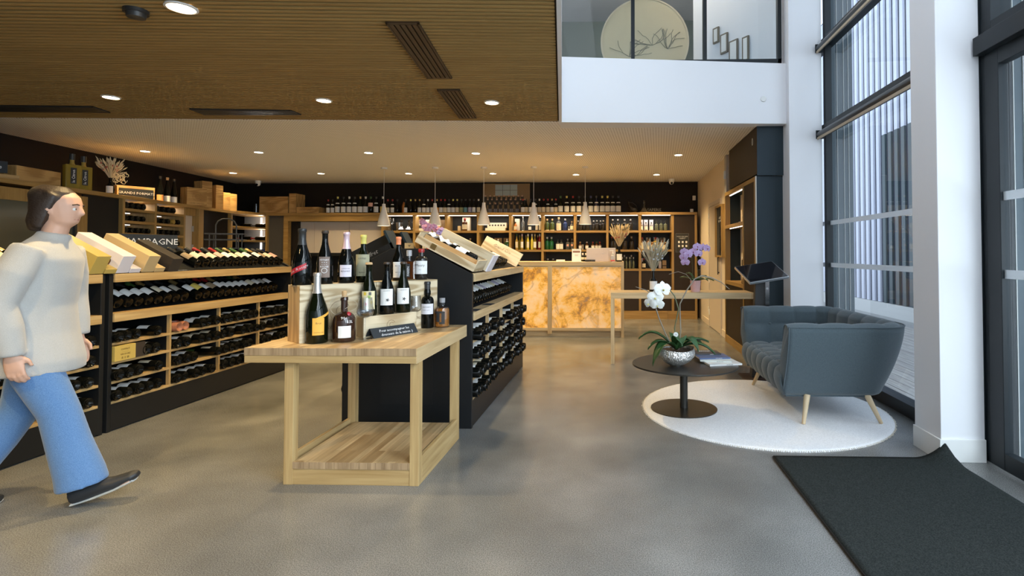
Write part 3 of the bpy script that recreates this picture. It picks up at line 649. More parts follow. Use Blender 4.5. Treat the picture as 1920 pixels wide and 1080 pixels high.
# side note card in front of the black box
nc = thing('price_card', 'small black chalk card lying on the oak lip of left rack', 'card', (GLX+.485, 4.12, 1.1065), rz=R(92))
MB().box(0,.26,0,.07,0,.004).build('board', SLATE, nc); text('coffrets', .05, CHALK, nc, (.13,.035,.0045), (0,0,0), shear=.3)
def chalk_sign(name, label, loc, rz, w, h, txt, size, lean=0):
    o = thing(name, label, 'sign', loc, rz)
    MB().box(-w/2,w/2,-.006,.006,0,h).build('board', SLATE, o, rot=(R(-lean),0,0))
    text(txt, size, CHALK, o, (0,-.0075,h/2), (R(90-lean),0,0)); return o
chalk_sign('chalk_sign', 'black chalk sign reading CHAMPAGNE standing on the left rack', (GLX+.02, 4.42, 1.286), R(64), .44, .125, 'CHAMPAGNE', .074)
# gold and dark carton lying in the left rack
gb = thing('gold_carton', 'gold wine carton lying on second shelf of the left rack', 'carton', (GLX+.47, 3.665, .4845))
MB().box(-.33,.015,0,.165,0,.108).build('carton', GOLD, gb, bevel=.002)
for k, (s_, z) in enumerate((('COFFRET',.08),('- - - - -',.062),('VIN DORÉ',.045),('|||  ||  ||||',.022))): text(s_, .017, pm('brown_print', (.16,.10,.02), .7), gb, (.0156,.082,z), (R(90),0,R(90)))
db = tag(bx('dark_carton', GLX+.12, GLX+.475, 3.835, 3.92, .4845, .59, BCARD), 'dark grey carton next to the gold carton in left rack', 'carton')
# black wire bottle carrier on top of the left rack
wc2 = thing('bottle_carrier', 'black wire bottle carrier with arched handle on the left rack', 'carrier', (GLX-.03, 5.38, 1.286))
m = MB(); RW = .006
for z in (.01,.10,.16):
    m.box(-.17,.17,-.006,.0,z,z+.012).box(-.17,.17,.16,.166,z,z+.012)
    for x in (-.17,-.06,.05,.164): m.box(x,x+.006,0,.16,z,z+.01)
for x in (-.13,.12):
    m.box(x,x+.01,-.006,.0,0,.17).box(x,x+.01,.16,.166,0,.17)
m.build('basket', MBLACK, wc2)
MB().tube([(-.09,.08,.01),(-.09,.08,.26),(-.07,.08,.30),(-.03,.08,.325),(.03,.08,.325),(.07,.08,.30),(.09,.08,.26),(.09,.08,.01)], .007, 8).build('handle', MBLACK, wc2, smooth=50)
wc2.rotation_euler = (0,0,R(25))
# wooden crates lying on the slanted top of the central rack
def open_crate(name, label, gx, s, y, w, l, h, lx, nbot, m=crate_light, lid=True, wall=.009, tilt=27, blabel=None):
    th = R(tilt); z = 1.110+(.482-lx)*math.tan(R(27))
    o = thing(name, label, 'crate', (gx+s*lx, y, z), rot=(0, s*th, 0))
    q = -s
    def B(a,b,c,d,e,f): return MB().box(q*a,q*b,c,d,e,f)
    B(0,l,0,w,0,wall).build('base_board', m('x'), o); B(0,l,0,wall,wall,h*.62).build('side_board', m('x'), o); B(0,l,w-wall,w,wall,h).build('side_board', m('x'), o)
    B(0,wall,wall,w-wall,wall,h).build('end_board', m('y'), o); B(l-wall,l,wall,w-wall,wall,h).build('end_board', m('y'), o)
    return o
c1 = open_crate('wine_crate', 'open pine crate with two bottles lying nearest on central rack', GRX, 1, 3.82, .27, .48, .09, .47, 2)
MB().box(-.36,-.32,-.004,0,.012,.05).build('clasp', pm('brass', (.5,.38,.15), .35, 1), c1)
MB().box(-.465,-.02,.095,.102,.012,.075).build('inner_divider', wood('warm_pine_', (.50,.30,.12), (.68,.45,.22), 'x'), c1)
for i in range(2):
    b = bottle('bordeaux', G_DARK, L_WHITE, F_BLACK, rot=lying_rot(-1,27), loc=(GRX+.43, 3.965+i*.08, 1.200)); tag(b, '%s white-labelled bottle lying in the open crate on central rack' % ['nearer','farther'][i], 'bottle', 'bottles in the open crate')
MB().grid(lambda u,v: (-.24-.22*u, .12+.14*v, .085+.018*math.sin(u*17+v*9)*math.cos(v*11-u*5)), 18, 8).build('wrapping_paper', PAPER, c1)
c2 = thing('wine_crate', 'tall closed pale pine crate standing in the middle of central rack', 'crate', (GRX+.48, 4.13, 1.112), rot=(0,R(27),0))
MB().box(-.44,0,0,.045,0,.15).build('side_board', crate_light('x'), c2, bevel=.001); MB().box(-.44,0,.05,.12,0,.14).build('lid', crate_light('x'), c2, bevel=.001); MB().box(-.44,0,.124,.16,0,.13).build('lid', crate_light('x'), c2, bevel=.001)
MB().box(0,.012,0,.16,.0,.14).build('end_board', WCARD, c2)
c3 = thing('wine_crate', 'pale pine crate lid on edge near the far end of central rack', 'crate', (GRX+.48, 5.42, 1.112), rot=(R(-16),R(27),0))
MB().box(-.42,0,0,.018,0,.15).build('lid', crate_light('x'), c3, bevel=.001); MB().box(-.42,-.02,.02,.05,0,.14).build('side_board', crate_light('x'), c3, bevel=.001)
text('Grand Cru', .045, pm('brand_brown', (.30,.18,.08), .7), c3, (-.22,-.001,.10), (R(90),0,0), shear=.3)
for i, (y, lab_) in enumerate(((4.35, 'small black chalk price card on the central rack middle lip, farther one'), (3.90, 'small black chalk price card on the central rack middle lip, nearer one'))):
    pc_ = tag(bx('price_card', GRX+.40, GRX+.478, y, y+.13, .8262, .829, SLATE), lab_, 'card', 'price cards on the central rack')
for i, (y, w) in enumerate(((4.7,.3),(5.1,.3))):
    tag(bx('price_strip', GRX+.405, GRX+.475, y, y+w, 1.1062, 1.108, KRAFT), '%s kraft price strip lying on the top lip of central rack' % ['nearer','farther'][i], 'card', 'price strips on the central rack')
# black presentation boxes on the left slope of the central rack
for i, (y, l_) in enumerate(((3.90,'nearer large open black presentation box tilted atop the central rack'),(4.20,'farther open black presentation box tilted atop the central rack'))):
    o = thing('presentation_box', l_, 'box', (GRX-.49, y, 1.112), rot=(0,R(-27),0), group='black presentation boxes')
    w, l, h = (.15,.39,.15) if i == 0 else (.13,.39,.15)
    MB().box(0,l,0,w,0,.012).build('base_board', BLACK, o); MB().box(0,l,0,.014,.012,h*.33).build('side_board', BLACK, o); MB().box(0,l,w-.014,w,.012,h).build('side_board', BLACK, o)
    MB().box(0,.014,.014,w-.014,.012,h).build('end_board', BLACK, o); MB().box(l-.016,l,.0,w-.014,.0,h).build('end_board', BLUEP, o)
    if i == 0: text('Coffret', .045, pm('grey_print', (.2,.2,.2), .6), o, (.20,-.001,.035), (R(90),0,0), shear=.3)
# purple orchid behind, standing on the central rack
# ---------------------------------------------------------------- display table
dt_ = thing('display_table', 'oak display table with slatted low tray in the foreground', 'table', (-1.525, 3.3, 0))
x0, x1, y0, y1 = -2.0+1.525, -1.065+1.525, 2.825-3.3, 3.775-3.3
MB().box(x0,x1,y0,y1,.700,.742).build('table_top', butcher('butcher_block'), dt_, bevel=.002)
MB().box(x0,x1,y0,y0+.03,.662,.700).box(x0,x1,y1-.03,y1,.662,.700).box(x0,x0+.03,y0+.03,y1-.03,.662,.700).box(x1-.03,x1,y0+.03,y1-.03,.662,.700).build('apron', oak('x'), dt_, bevel=.001)
MB().box(x1,x1+.004,y0,y1,.662,.742).build('edge_band', pale('y'), dt_)
lx0, lx1, ly0, ly1 = -1.80+1.525, -1.06+1.525, 2.86-3.3, 3.60-3.3
for (ax, ay) in ((lx0,ly0),(lx1-.05,ly0),(lx0,ly1-.05),(lx1-.05,ly1-.05)):
    MB().box(ax,ax+.05,ay,ay+.05,0,.662).build('leg', oak('z'), dt_, bevel=.0015)
MB().box(lx0+.05,lx1-.05,ly0+.002,ly1-.05,.085,.122).build('tray', butcher('butcher_block'), dt_, bevel=.001)
MB().box(lx0+.05,lx1-.05,ly0+.004,ly0+.022,0,.085).build('rail', oak('x'), dt_, bevel=.001); MB().box(lx0+.05,lx1-.05,ly1-.03,ly1-.01,0,.085).build('rail', oak('x'), dt_)
for ax in (lx0, lx1-.02): MB().box(ax,ax+.02,ly0+.05,ly1-.05,0,.145).build('rail', oak('y'), dt_, bevel=.001)
# end-grain blocks glued along the front edge of the top
EG = wood('end_grain_', (.26,.17,.09), (.47,.33,.19), 'z', .5, 1.4)
blk = MB()
for i in range(5):
    w = (x1-x0)/5; bx('end_block', x0+i*w+.0002, x0+(i+1)*w-.0002, y0-.003, y0, .702, .7415, EG, dt_)
for i in range(14):
    w = (lx1-lx0-.1)/14; bx('end_block', lx0+.05+i*w+.0006, lx0+.05+(i+1)*w-.0006, ly0-.001, ly0+.002, .086, .1215, EG, dt_)
TZ = .7425
ca = R(54.5); cdv = Vector((math.cos(ca), math.sin(ca), 0)); cn = Vector((-math.sin(ca), math.cos(ca), 0))
P0 = Vector((-1.778, 2.955, TZ))
PRT = pm('burnt_print', (.20,.12,.06), .8)
def logo(parent, x, z, s, y=-.0008, txt='CAVES CARRIÈRE'):
    a = [(s*math.cos(t), y, s*math.sin(t)+z) for t in [.4+k*.28 for k in range(21)]]
    b = [(s*.5*math.cos(t)+s*.15, y, s*.5*math.sin(t)+z) for t in [.6+k*.28 for k in range(19)]]
    MB().tube([(x+p[0],p[1],p[2]) for p in a], .0011, 5).tube([(x+p[0],p[1],p[2]) for p in b], .0011, 5).tube([(x+s*.5,y,z-s*.6),(x+s*1.3,y,z-s*.75),(x+s*1.7,y,z-s*.5)], .0011, 5).build('logo_mark', PRT, parent)
    text(txt, s*.42, PRT, parent, (x, y, z-s*1.55), (R(90),0,0))
def box_crate(label, loc, rz, w, d, h, m=crate_light, lg=True, logo_s=.06, group=None, txt='CAVES CARRIÈRE', endm=None):
    o = thing('wine_crate', label, 'crate', loc, rz, group)
    MB().box(0,w,0,.010,0,h).build('side_board', m('x'), o, bevel=.001); MB().box(0,w,d-.010,d,0,h).build('side_board', m('x'), o)
    for a, b in ((.0,.012),(w-.012,w)): MB().box(a,b,.010,d-.010,0,h).build('end_board', (endm or crate)('z'), o, bevel=.001)
    MB().box(.0,w,.0,d,h,h+.008).build('lid', m('x'), o, bevel=.001)
    MB().box(.012,w-.012,.01,d-.01,0,.008).build('base_board', m('x'), o)
    if lg: logo(o, w*.5, h*.52, logo_s, txt=txt)
    return o
CH = .318
box_crate('left large pine crate standing on the display table, carrying champagne bottles', P0, ca, .455, .15, CH, group='large crates on the display table')
box_crate('right large pine crate standing on display table, under the orange-capped bottle', P0+cdv*.458, ca, .455, .15, CH, group='large crates on the display table')
sc_ = box_crate('small pine crate with logo lying on display table behind chalk card', Vector((-1.544,3.19,TZ))-cn*.036, ca, .36, .088, .118, lg=True, logo_s=.028)
def on_big(t, w=.07): return P0+cdv*t+cn*w+Vector((0,0,CH+.0085))
def face(o, extra=0): o.rotation_euler = (0,0,R(-90)+R(extra)); return o
hero = []
def H(o, label, group='bottles on the display table'): tag(o, label, 'bottle', group); return o
GOLDP = pm('gold_print', (.65,.5,.2), .4, .7); WP = pm('white_print', (.85,.85,.85), .6)
b = bottle('champagne', G_DARK, None, F_BLACK, fz=.70, loc=on_big(.04), seg=32); face(b); b.scale=(1.2,1.2,1.04); H(b, 'champagne bottle with red diagonal sash, far left on the crates')
p_, r_, H_, rn_ = prof('champagne')
sash = MB()
def sashf(u, v):
    a = -1.25+2.2*u; z = .045+.075*u+.030*(v-.5); return ((r_+.0012)*math.cos(a), (r_+.0012)*math.sin(a), z)
def rad_at(z, p):
    for (r1,z1),(r2,z2) in zip(p, p[1:]):
        if z1 <= z <= z2: return r1+(r2-r1)*(z-z1)/(z2-z1+1e-9)
    return p[-1][0]
def sashf(u, v):
    a = -1.35+2.3*u; z = .052+.055*u+.030*(v-.5); rr = rad_at(z, p_[4:])+.0012; return (rr*math.cos(a), rr*math.sin(a), z)
MB().grid(sashf, 20, 2).build('red_sash', pm('sash_red', (.45,.01,.02), .5), b, smooth=60)
me_ = text_mesh('Cuvée Rouge', .022, WP).copy()
for v in me_.vertices:
    a = v.co.x/r_*.95-.15; z = .052+.055*((a+1.35)/2.3)+v.co.y; rr = rad_at(z, p_[4:])+.002; v.co = (rr*math.cos(a), rr*math.sin(a), z)
link('lettering', me_, b)
MB().lathe([(.0185,.218),(.0188,.222)], 24).build('gold_ring', F_GOLD, b)
b = bottle('champagne', G_DARK, lab((.22,.16,.13),'brown_art'), pm('foil_brown', (.05,.035,.025), .5), fz=.93, z=(.12,.50), ang=38, loc=on_big(.17), seg=32); face(b, 25); b.scale=(1.05,1.05,1.02); H(b, 'champagne bottle with tall brown art label, second on the crates')
MB().tube([(.0452*math.cos(a/.045),.0452*math.sin(a/.045),.078+h) for a, h in [(.014*math.cos(t),.014*math.sin(t)) for t in [k*.4 for k in range(17)]]], .0015, 5).build('ring_print', WP, b)
for i in range(4): wrap_text(['✕ ✕','~ ~ ~','o o o','PÉTNAT'][i] if i else 'ROUGE', .013, WP, b, .044, .10+i*.013, 'lettering')
b = bottle('champagne', G_DARK, lab((.72,.66,.74),'lilac_white'), F_PINK, fz=.66, z=(.12,.35), ang=42, loc=on_big(.30), seg=32); face(b, 22); b.scale=(1.08,1.08,1); H(b, 'champagne bottle with pink foil neck and pale label, third on crates')
wrap_text('CHAMPAGNE', .007, INK, b, .044, .088); wrap_text('RENARD', .013, INK, b, .044, .072)
b = bottle('burgundy', G_GREEN, lab((.36,.34,.22),'khaki'), F_YEL, fz=.80, z=(.13,.58), ang=58, loc=on_big(.41), seg=32); face(b, 15); b.scale=(1.12,1.12,1.02); H(b, 'burgundy bottle with yellow-green cap and khaki label on the crates')
wrap_text('CÔTES', .014, INK, b, .041, .145); wrap_text('BLANC', .010, INK, b, .041, .06)
b = bottle('burgundy', G_DARK, L_WHITE, F_ORANGE, fz=.81, z=(.07,.42), ang=50, loc=on_big(.655), seg=32); face(b, 20); H(b, 'slim dark bottle with orange capsule and white label on crates')
wrap_text('BRUYÈRE', .010, INK, b, .041, .098); wrap_text('VIN ROUGE', .007, INK, b, .041, .055)
b = thing('spirit_bottle', 'square glass decanter of amber spirit on the crates', 'bottle', on_big(.735), R(12), 'bottles on the display table')
MB().box(-.04,.04,-.032,.032,.006,.125).build('liquid', pm('dark_amber_liquid', (.16,.045,.01), .1, trans=.4), b, bevel=.006)
MB().box(-.043,.043,-.035,.035,0,.132).build('body', WGLASS, b, bevel=.008); MB().lathe([(.018,.130),(.014,.142),(.014,.165),(0,.165)], 20).build('neck', WGLASS, b, smooth=40)
MB().lathe([(0,.163),(.018,.163),(.018,.200),(.015,.203),(0,.203)], 20).build('stopper', pm('clear_stopper', (.6,.6,.62), .1, trans=.5), b, smooth=40)
MB().box(-.012,.012,-.0362,-.0352,.02,.11).build('label', pm('black_label', (.02,.02,.02), .4), b); text('FABIEN', .02, WP, b, (0,-.0366,.06), (R(90),R(-90),0))
b = bottle('round_spirit', G_SMOKE, L_WHITE, F_RED, fz=.87, z=(.18,.60), ang=75, name='spirit_bottle', loc=on_big(.83), seg=32); face(b, 8); H(b, 'round dark spirit bottle with red cap and white label on crates')
wrap_text('Maury', .024, INK, b, .043, .098); wrap_text('1929', .008, INK, b, .043, .068)
scd = cdv; scn = cn; S0 = Vector((-1.544,3.19,TZ+.1275))-cn*.036
for i, (t, kind, g_, l_, f_, labn) in enumerate(((.055,'champagne',G_GREEN,lab((.70,.62,.38),'artwork'),F_CORK,'dark green bottle with colourful picture label on small crate, behind glass'),
        (.175,'champagne',G_DARK,L_WHITE,pm('foil_brown',(0,0,0)),'middle bottle of three on the small crate, white label'),
        (.29,'champagne',G_GREEN,L_WHITE,pm('foil_brown',(0,0,0)),'rightmost green bottle of three on small crate, white label'))):
    b = bottle(kind, g_, l_, f_, fz=.95, z=(.17,.48) if i else (.12,.46), ang=48, loc=S0+scd*t+scn*.044, seg=32); face(b, 22); H(b, labn); b.scale=(1.08,1.08,1.04)
    if i:
        wrap_text('CHAMBAUX', .007, INK, b, .044, .14); fl_ = MB()
        for a in range(5): fl_.tube([(.0455*math.cos(.12),.0455*math.sin(.12),.085),(.0455*math.cos(.12+.22*math.cos(a*1.25)),.0455*math.sin(.12+.22*math.cos(a*1.25)),.085+.010*math.sin(a*1.25))], .0022, 5)
        fl_.build('flower_print', INK, b)
    else:
        for j, (c, a, z) in enumerate((((.7,.5,.05),-.4,.13),((.3,.45,.12),.1,.11),((.65,.1,.08),-.2,.07),((.75,.6,.2),.4,.08),((.1,.1,.1),.2,.13))):
            MB().lathe([(.0452,z-.009),(.0452,z+.009)], 4, a0=a-.16, a1=a+.16).build('print_patch', pm('print_%d'%j, c, .6), b)
b = bottle('magnum', G_GREEN, lab((.86,.42,.06),'veuve_orange'), F_SILVER, fz=.70, z=(.12,.36), ang=30, loc=(-1.705,3.0,TZ), seg=36); face(b, 38); b.scale=(1.08,1.08,1.04); H(b, 'largest champagne magnum with orange label at front of the display table')
pm_, rm_, Hm_, _ = prof('magnum')
MB().grid(lambda u, v: ((rad_at(.125+.035*u+.012*v, pm_[4:])+.0014)*math.cos(-.2+1.5*u), (rad_at(.125+.035*u+.012*v, pm_[4:])+.0014)*math.sin(-.2+1.5*u), .125+.035*u+.014*v), 16, 1).build('orange_band', MATS['label_veuve_orange'], b, smooth=60)
wrap_text('Brut', .016, pm('brown_print',(0,0,0)), b, .055, .11); wrap_text('CHAMPAGNE', .008, pm('brown_print',(0,0,0)), b, .055, .06)
b = bottle('flask', G_BROWN if False else pm('brown_black_glass', (.035,.015,.008), .05, coat=.4), L_WHITE, None, z=(.10,.36), ang=32, loc=(-1.575,3.055,TZ), seg=36); face(b, 30); b.scale=(1.0,1.0,1.1); H(b, 'squat brown flask bottle with wired cork and seal on display table')
MB().lathe([(0,.232),(.013,.232),(.014,.262),(0,.264)], 18).build('cork', F_CORK, b, smooth=40)
wrap_text('90', .022, WP, b, .061, .125, ang=-.15); wrap_text('1.5L', .020, WP, b, .061, .105, ang=.45)
wr = MB()
wr.tube([(.024*math.cos(t), .024*math.sin(t), .17+.012*t/1.0*.9) for t in [k*.35 for k in range(24)]], .0012, 5)
wr.tube([(.0, -.02-.055*math.sin(t), .185+.05*math.cos(t)) for t in [k*.3 for k in range(11)]], .0012, 5).tube([(.0, .02+.05*math.sin(t), .185+.03*math.cos(t)) for t in [k*.3 for k in range(11)]], .0012, 5)
wr.build('wire_cage', pm('string_wire', (.45,.38,.28), .5), b, smooth=60)
MB().lathe([(0,0),(.011,0),(.012,.003),(.008,.006),(0,.006)], 18).build('wax_seal', pm('wax_red', (.35,.01,.02), .35), b, (.045,.022,.145), rot=(0,R(60),R(25)), smooth=40)
b = bottle('port', G_DARK, lab((.72,.70,.74),'port_label'), F_BLACK, fz=.83, z=(.30,.52), ang=70, loc=(-1.29,3.62,TZ), seg=32); face(b, 10); b.scale=(1.12,1.12,1.06); H(b, 'port bottle with embossed shoulder and white band label on table')
wrap_text("TAYLOR'S", .011, INK, b, .038, .135); wrap_text('PORTO 2017', .007, INK, b, .038, .115)
em = MB()
for k in range(14): em.tube([(.039*math.cos(-.5+.08*k)*.95,.039*math.sin(-.5+.08*k)*.95,.175+.012*math.sin(k*2.1)),(.036*math.cos(-.45+.08*k)*.95,.036*math.sin(-.45+.08*k)*.95,.19+.01*math.cos(k*1.7))], .0018, 5)
em.build('embossed_crest', G_DARK, b, smooth=60)
b = thing('spirit_bottle', 'small amber whisky bottle with black figure print at table corner', 'bottle', (-1.20,3.66,TZ), R(8), 'bottles on the display table'); b.scale=(1.12,1.12,1.12)
MB().lathe([(0,.006),(.040,.006),(.042,.012),(.042,.108),(.036,.116),(0,.116)], 28).build('liquid', G_WHISKY, b, smooth=40)
MB().lathe([(0,0),(.043,0),(.044,.004),(.044,.112),(.038,.122),(.014,.130),(.013,.155)], 28).build('body', WGLASS, b, smooth=40)
MB().lathe([(0,.150),(.017,.150),(.017,.178),(0,.180)], 20).build('stopper', MATS['clear_stopper'], b, smooth=40); MB().lathe([(.0145,.133),(.0145,.152)], 20).build('neck_band', INK, b)
MB().lathe([(.0446,.035),(.0446,.092)], 8, a0=-2.3, a1=-1.75).lathe([(.0446,.022),(.0446,.098)], 8, a0=-1.5, a1=-1.05).lathe([(.0446,.088),(.0446,.100)], 10, a0=-2.6, a1=-1.05).lathe([(.0446,.022),(.0446,.034)], 8, a0=-1.8, a1=-1.05).build('black_print', INK, b)
# wine glasses
def wineglass(label, loc, s=1, big=True):
    g = thing('wine_glass', label, 'glass', loc)
    MB().lathe([(0,.004),(.005,.005),(.038,.002),(.040,.0),(0,0)], 36).lathe([(.004,.004),(.0035,.02),(.0032,.115),(.005,.125)], 16).build('stem_and_foot', WGLASS, g, smooth=60)
    MB().lathe([(0,.124),(.012,.126),(.040,.140),(.048,.158),(.047,.172),(.038,.245),(.0375,.245),(.046,.172),(.0468,.158),(.039,.1415),(.012,.128),(0,.126)], 40).build('bowl', WGLASS, g, smooth=60)
    g.scale = (s,s,s); return g
wineglass('nearer empty wine glass in front of the picture-label bottle', (-1.485,3.125,TZ), 1.0)
wineglass('farther empty wine glass left of the port bottle', (-1.33,3.50,TZ), .93)
# chalk tent card
tc_ = thing('tent_card', 'small black tent card with white handwriting on display table', 'card', (-1.395,3.30,TZ), math.atan2(.289,.145)-R(4))
MB().quadbox([(-.16,-.045,0),(.16,-.045,0),(.16,-.038,0),(-.16,-.038,0),(-.16,-.004,.055),(.16,-.004,.055),(.16,.0,.055),(-.16,.0,.055)]).build('front_board', SLATE, tc_)
MB().quadbox([(-.16,.038,0),(.16,.038,0),(.16,.045,0),(-.16,.045,0),(-.16,-.0,.055),(.16,-.0,.055),(.16,.004,.055),(-.16,.004,.055)]).build('back_board', SLATE, tc_)
an = math.atan2(.055,.041)
text('Pour accompagner les', .024, CHALK, tc_, (0,-.0195,.036), (an,0,0), shear=.2); text('douceurs de la saison :)', .024, CHALK, tc_, (.01,-.035,.014), (an,0,0), shear=.2)
# ---------------------------------------------------------------- back wall cabinet (face at y=10.2)
BY = 10.2; UX0 = -4.53; UP = .6235
bc = thing('shelf_cabinet', 'wide oak and black shelving cabinet along the back wall', 'shelving', (0, BY, 0))
def ux(k): return UX0+UP*k-.022
MB().box(-7.0,1.545,-.02,.40,1.985,2.035).build('top_board', shelfoak('x'), bc, bevel=.002)
for k in range(10): bx('upright', ux(k), ux(k)+.045, 0, .36, .155, 1.985, shelfoak('z'), bc, bevel=.001)
bx('upright', 1.50, 1.545, 0, .36, 0, 1.985, shelfoak('z'), bc)
for k in range(9):
    a, b = ux(k)+.045, ux(k+1)
    for z in (1.648, 1.282, .915): bx('shelf', a, b, .005, .36, z, z+.04, shelfoak('x'), bc)
    bx('back_panel', a, b, .35, .36, .94, 1.985, pm('cabinet_black', (.018,.020,.020), .6), bc)
    bx('door', a, b, .015, .03, .16, .915, BROWNP, bc)
    bx('led_strip', a+.02, b-.02, .02, .032, 1.974, 1.984, LEDW, bc)
bx('side_panel', ux(9)+.045, 1.50, .012, .03, .155, 1.985, BROWNP, bc)
MB().box(UX0,.98,-.0,.05,0,.155).build('plinth', shelfoak('x'), bc); MB().box(.985,1.50,-.0,.05,0,.155).build('plinth', shelfoak('x'), bc)
# pass-through opening on the left of the cabinet
MB().box(-6.48,UX0-.02,.0,.05,1.875,1.985).box(-6.48,-6.39,.0,.30,.0,1.875).build('opening_frame', shelfoak('x'), bc, bevel=.002)
bx('side_panel', -6.80, -6.48, .05, .06, 0, 1.985, GREYP, bc)
bx('side_panel', -6.39, -6.26, .10, .30, 0, 1.875, BLACK2, bc)
for a, b in ((-6.26,-5.98),(-5.975,-5.28),(-5.275,UX0-.02)): bx('door', a, b, .20, .22, 1.26, 1.875, BEIGE, bc)
bx('back_panel', -6.26, UX0-.02, .18, .20, 0, 1.26, BLACK, bc); bx('shelf', -6.26, UX0-.02, -.0, .2, 1.20, 1.235, BLACK, bc)
light('led_glow', 'AREA', (-1.7, BY+.1, 1.97), 11, (1,.9,.78), (0,0,0), shape='RECTANGLE', size=5.4, size_y=.12)
# things on the back cabinet top
CT = 2.0355
def PX(x, Y=10.25): return (x-1155)/1000*Y*1.0 + .0
def px10(x): return -4.53+(x-717)*(1.019+4.53)/(1255.4-717)
tops = [613.3,621.8,631.5,642.8,653.8,664.2,674.8,685,694.7,705.2,717.8,727.3,736.2,745.3,None,761.2,770.8,779.5,787.8,796,803.5,811.7,820.7,828.2,835.8,843.5,851.3,859,867,874.7,882.8,890.5,899.3]
tops2 = [982.8,989,997,1006,1013.8,1021.5,1029.5,1037.2,1044.5,1053.3,1064.8,1076.5,1087.8,1098.5,1109.7,1120.3,1131,1141,1150.8,1160.9]
rt = random.Random(5)
caps = {'w':F_WHITE,'g':F_GREEN,'y':F_YEL,'r':F_RED,'k':F_BLACK,'o':F_GOLD,'b':F_BLUE}
capn = {'w':'white','g':'green','y':'yellow','r':'red','k':'black','o':'gold','b':'blue'}
c1s = 'rkykwkowgkwrrk kyooowwrorkkyykkkw'.replace(' ','o'); c1s = list('rkykwkowgk'+'wrrk'+'o'+'kyook'+'wrorr'+'kyykkkkw'); c1s = (c1s+['k']*40)[:33]
L2 = [L_WHITE]*8+[L_PINK]+[L_WHITE]+[L_YEL,L_CREAM,L_WHITE,None,None,L_WHITE,None,None,L_WHITE,L_WHITE,L_WHITE,L_WHITE,L_ORANGE,L_WHITE,L_CREAM,L_WHITE,L_WHITE,L_CREAM,L_OLIVE,L_BLUE,L_LILAC,L_WHITE,L_CREAM]
side = 'left of photo'
for i, x in enumerate(tops):
    if x is None:
        o = tag(MB().lathe([(0,0),(.035,0),(.04,.14),(.012,.22),(0,.225)], 16).build('copper_vase', F_COPPER, loc=(px10(752), BY+.15, CT), smooth=40), 'narrow copper cone between bottles on the back shelf top', 'vase'); continue
    big = i in (2,3,4,5,6,7,8,9,10)
    b = bottle('big_burgundy' if big else 'burgundy', G_DARK if i % 3 else G_GREEN, L2[i], caps[c1s[i]], fz=.86, z=(.06,.40) if i != 8 else (.4,.62), ang=75, neckband=L_WHITE if i in (0,1,2,3,4,5,9,12,19,25) else None, seg=14, loc=(px10(x)*(BY+.15)/BY, BY+.15, CT)); face(b)
    if not big: b.scale = (.92,.92,.95)
    tag(b, '%s %s-capped bottle, %s from left, back shelf top %s' % ('large' if big else 'dark', capn[c1s[i]], ORD[i], side), 'bottle', 'bottles along the top of the back cabinet')
c2s = list('rkkkwrrorgyrk'+'k'+'bk'+'yyk'+'k'); c2s = (c2s+['k']*20)[:20]
for i, x in enumerate(tops2):
    big = i >= 9
    b = bottle('big_burgundy' if big else 'burgundy', pm('dark_blue_glass', (.01,.015,.06), .05, coat=.4) if i == 15 else (G_DARK if i % 3 else G_GREEN), [L_WHITE,L_CREAM,L_WHITE,L_WHITE,L_CREAM,L_CREAM,L_CREAM,L_WHITE,L_CREAM][i] if i < 9 else L_WHITE, caps[c2s[i]], fz=.86, z=(.06,.40), ang=75, neckband=L_WHITE if (i in (3,6,8) or i > 9) else None, seg=14, loc=(px10(x)*(BY+.15)/BY, BY+.15, CT)); face(b)
    if not big: b.scale = (.92,.92,.95)
    tag(b, '%s %s-capped bottle, %s from left, back shelf top right of photo' % ('large' if big else 'dark', capn[c2s[i]], ORD[i]), 'bottle', 'bottles along the top of the back cabinet')
# group photograph panel
gpn = thing('group_photo', 'large framed group photograph of seated staff above the back cabinet', 'picture', (px10(945), BY+.32, CT))
MB().box(-.47,.47,0,.02,.0,.60).build('board', pm('photo_brown', (.20,.13,.06), .6), gpn)
MB().box(-.22,.22,-.002,0,.36,.58).build('printed_window', pm('photo_sky', (.28,.35,.38), .6), gpn)
MB().box(-.22,.22,-.003,-.002,.465,.472).box(-.075,-.068,-.003,-.002,.36,.58).box(.075,.082,-.003,-.002,.36,.58).build('printed_mullions', pm('photo_dark', (.08,.07,.06), .6), gpn)
MB().box(-.47,.47,-.002,0,.0,.10).build('printed_floor', pm('photo_floor', (.10,.08,.06), .6), gpn)
hd, bd, lg = MB(), MB(), MB(); rg = random.Random(4)
for row, (z, n) in enumerate(((.15,8),(.23,9),(.30,9))):
    for i in range(n):
        x = -.42+.84*(i+.5*(row % 2))/n+rg.uniform(-.01,.01)
        hd.lathe([(0,0),(.017,0)], 10, c=(0,0,0)); n0 = len(hd.v)-20
        for q in range(n0, len(hd.v)): vx, vy, vz = hd.v[q]; hd.v[q] = (x+vx, -.006-row*-.0004, z+.055+vy)
        bd.box(x-.032,x+.032,-.005+row*.0005,-.0045+row*.0005,z-.06,z+.04)
        if row == 0: lg.box(x-.028,x-.006,-.0055,-.005,z-.12,z-.05).box(x+.006,x+.028,-.0055,-.005,z-.12,z-.05)
bd.build('printed_bodies', pm('print_dark', (.02,.018,.016), .6), gpn); hd.build('printed_heads', pm('print_skin', (.42,.26,.18), .6), gpn); lg.build('printed_legs', pm('print_jeans', (.25,.25,.28), .6), gpn)
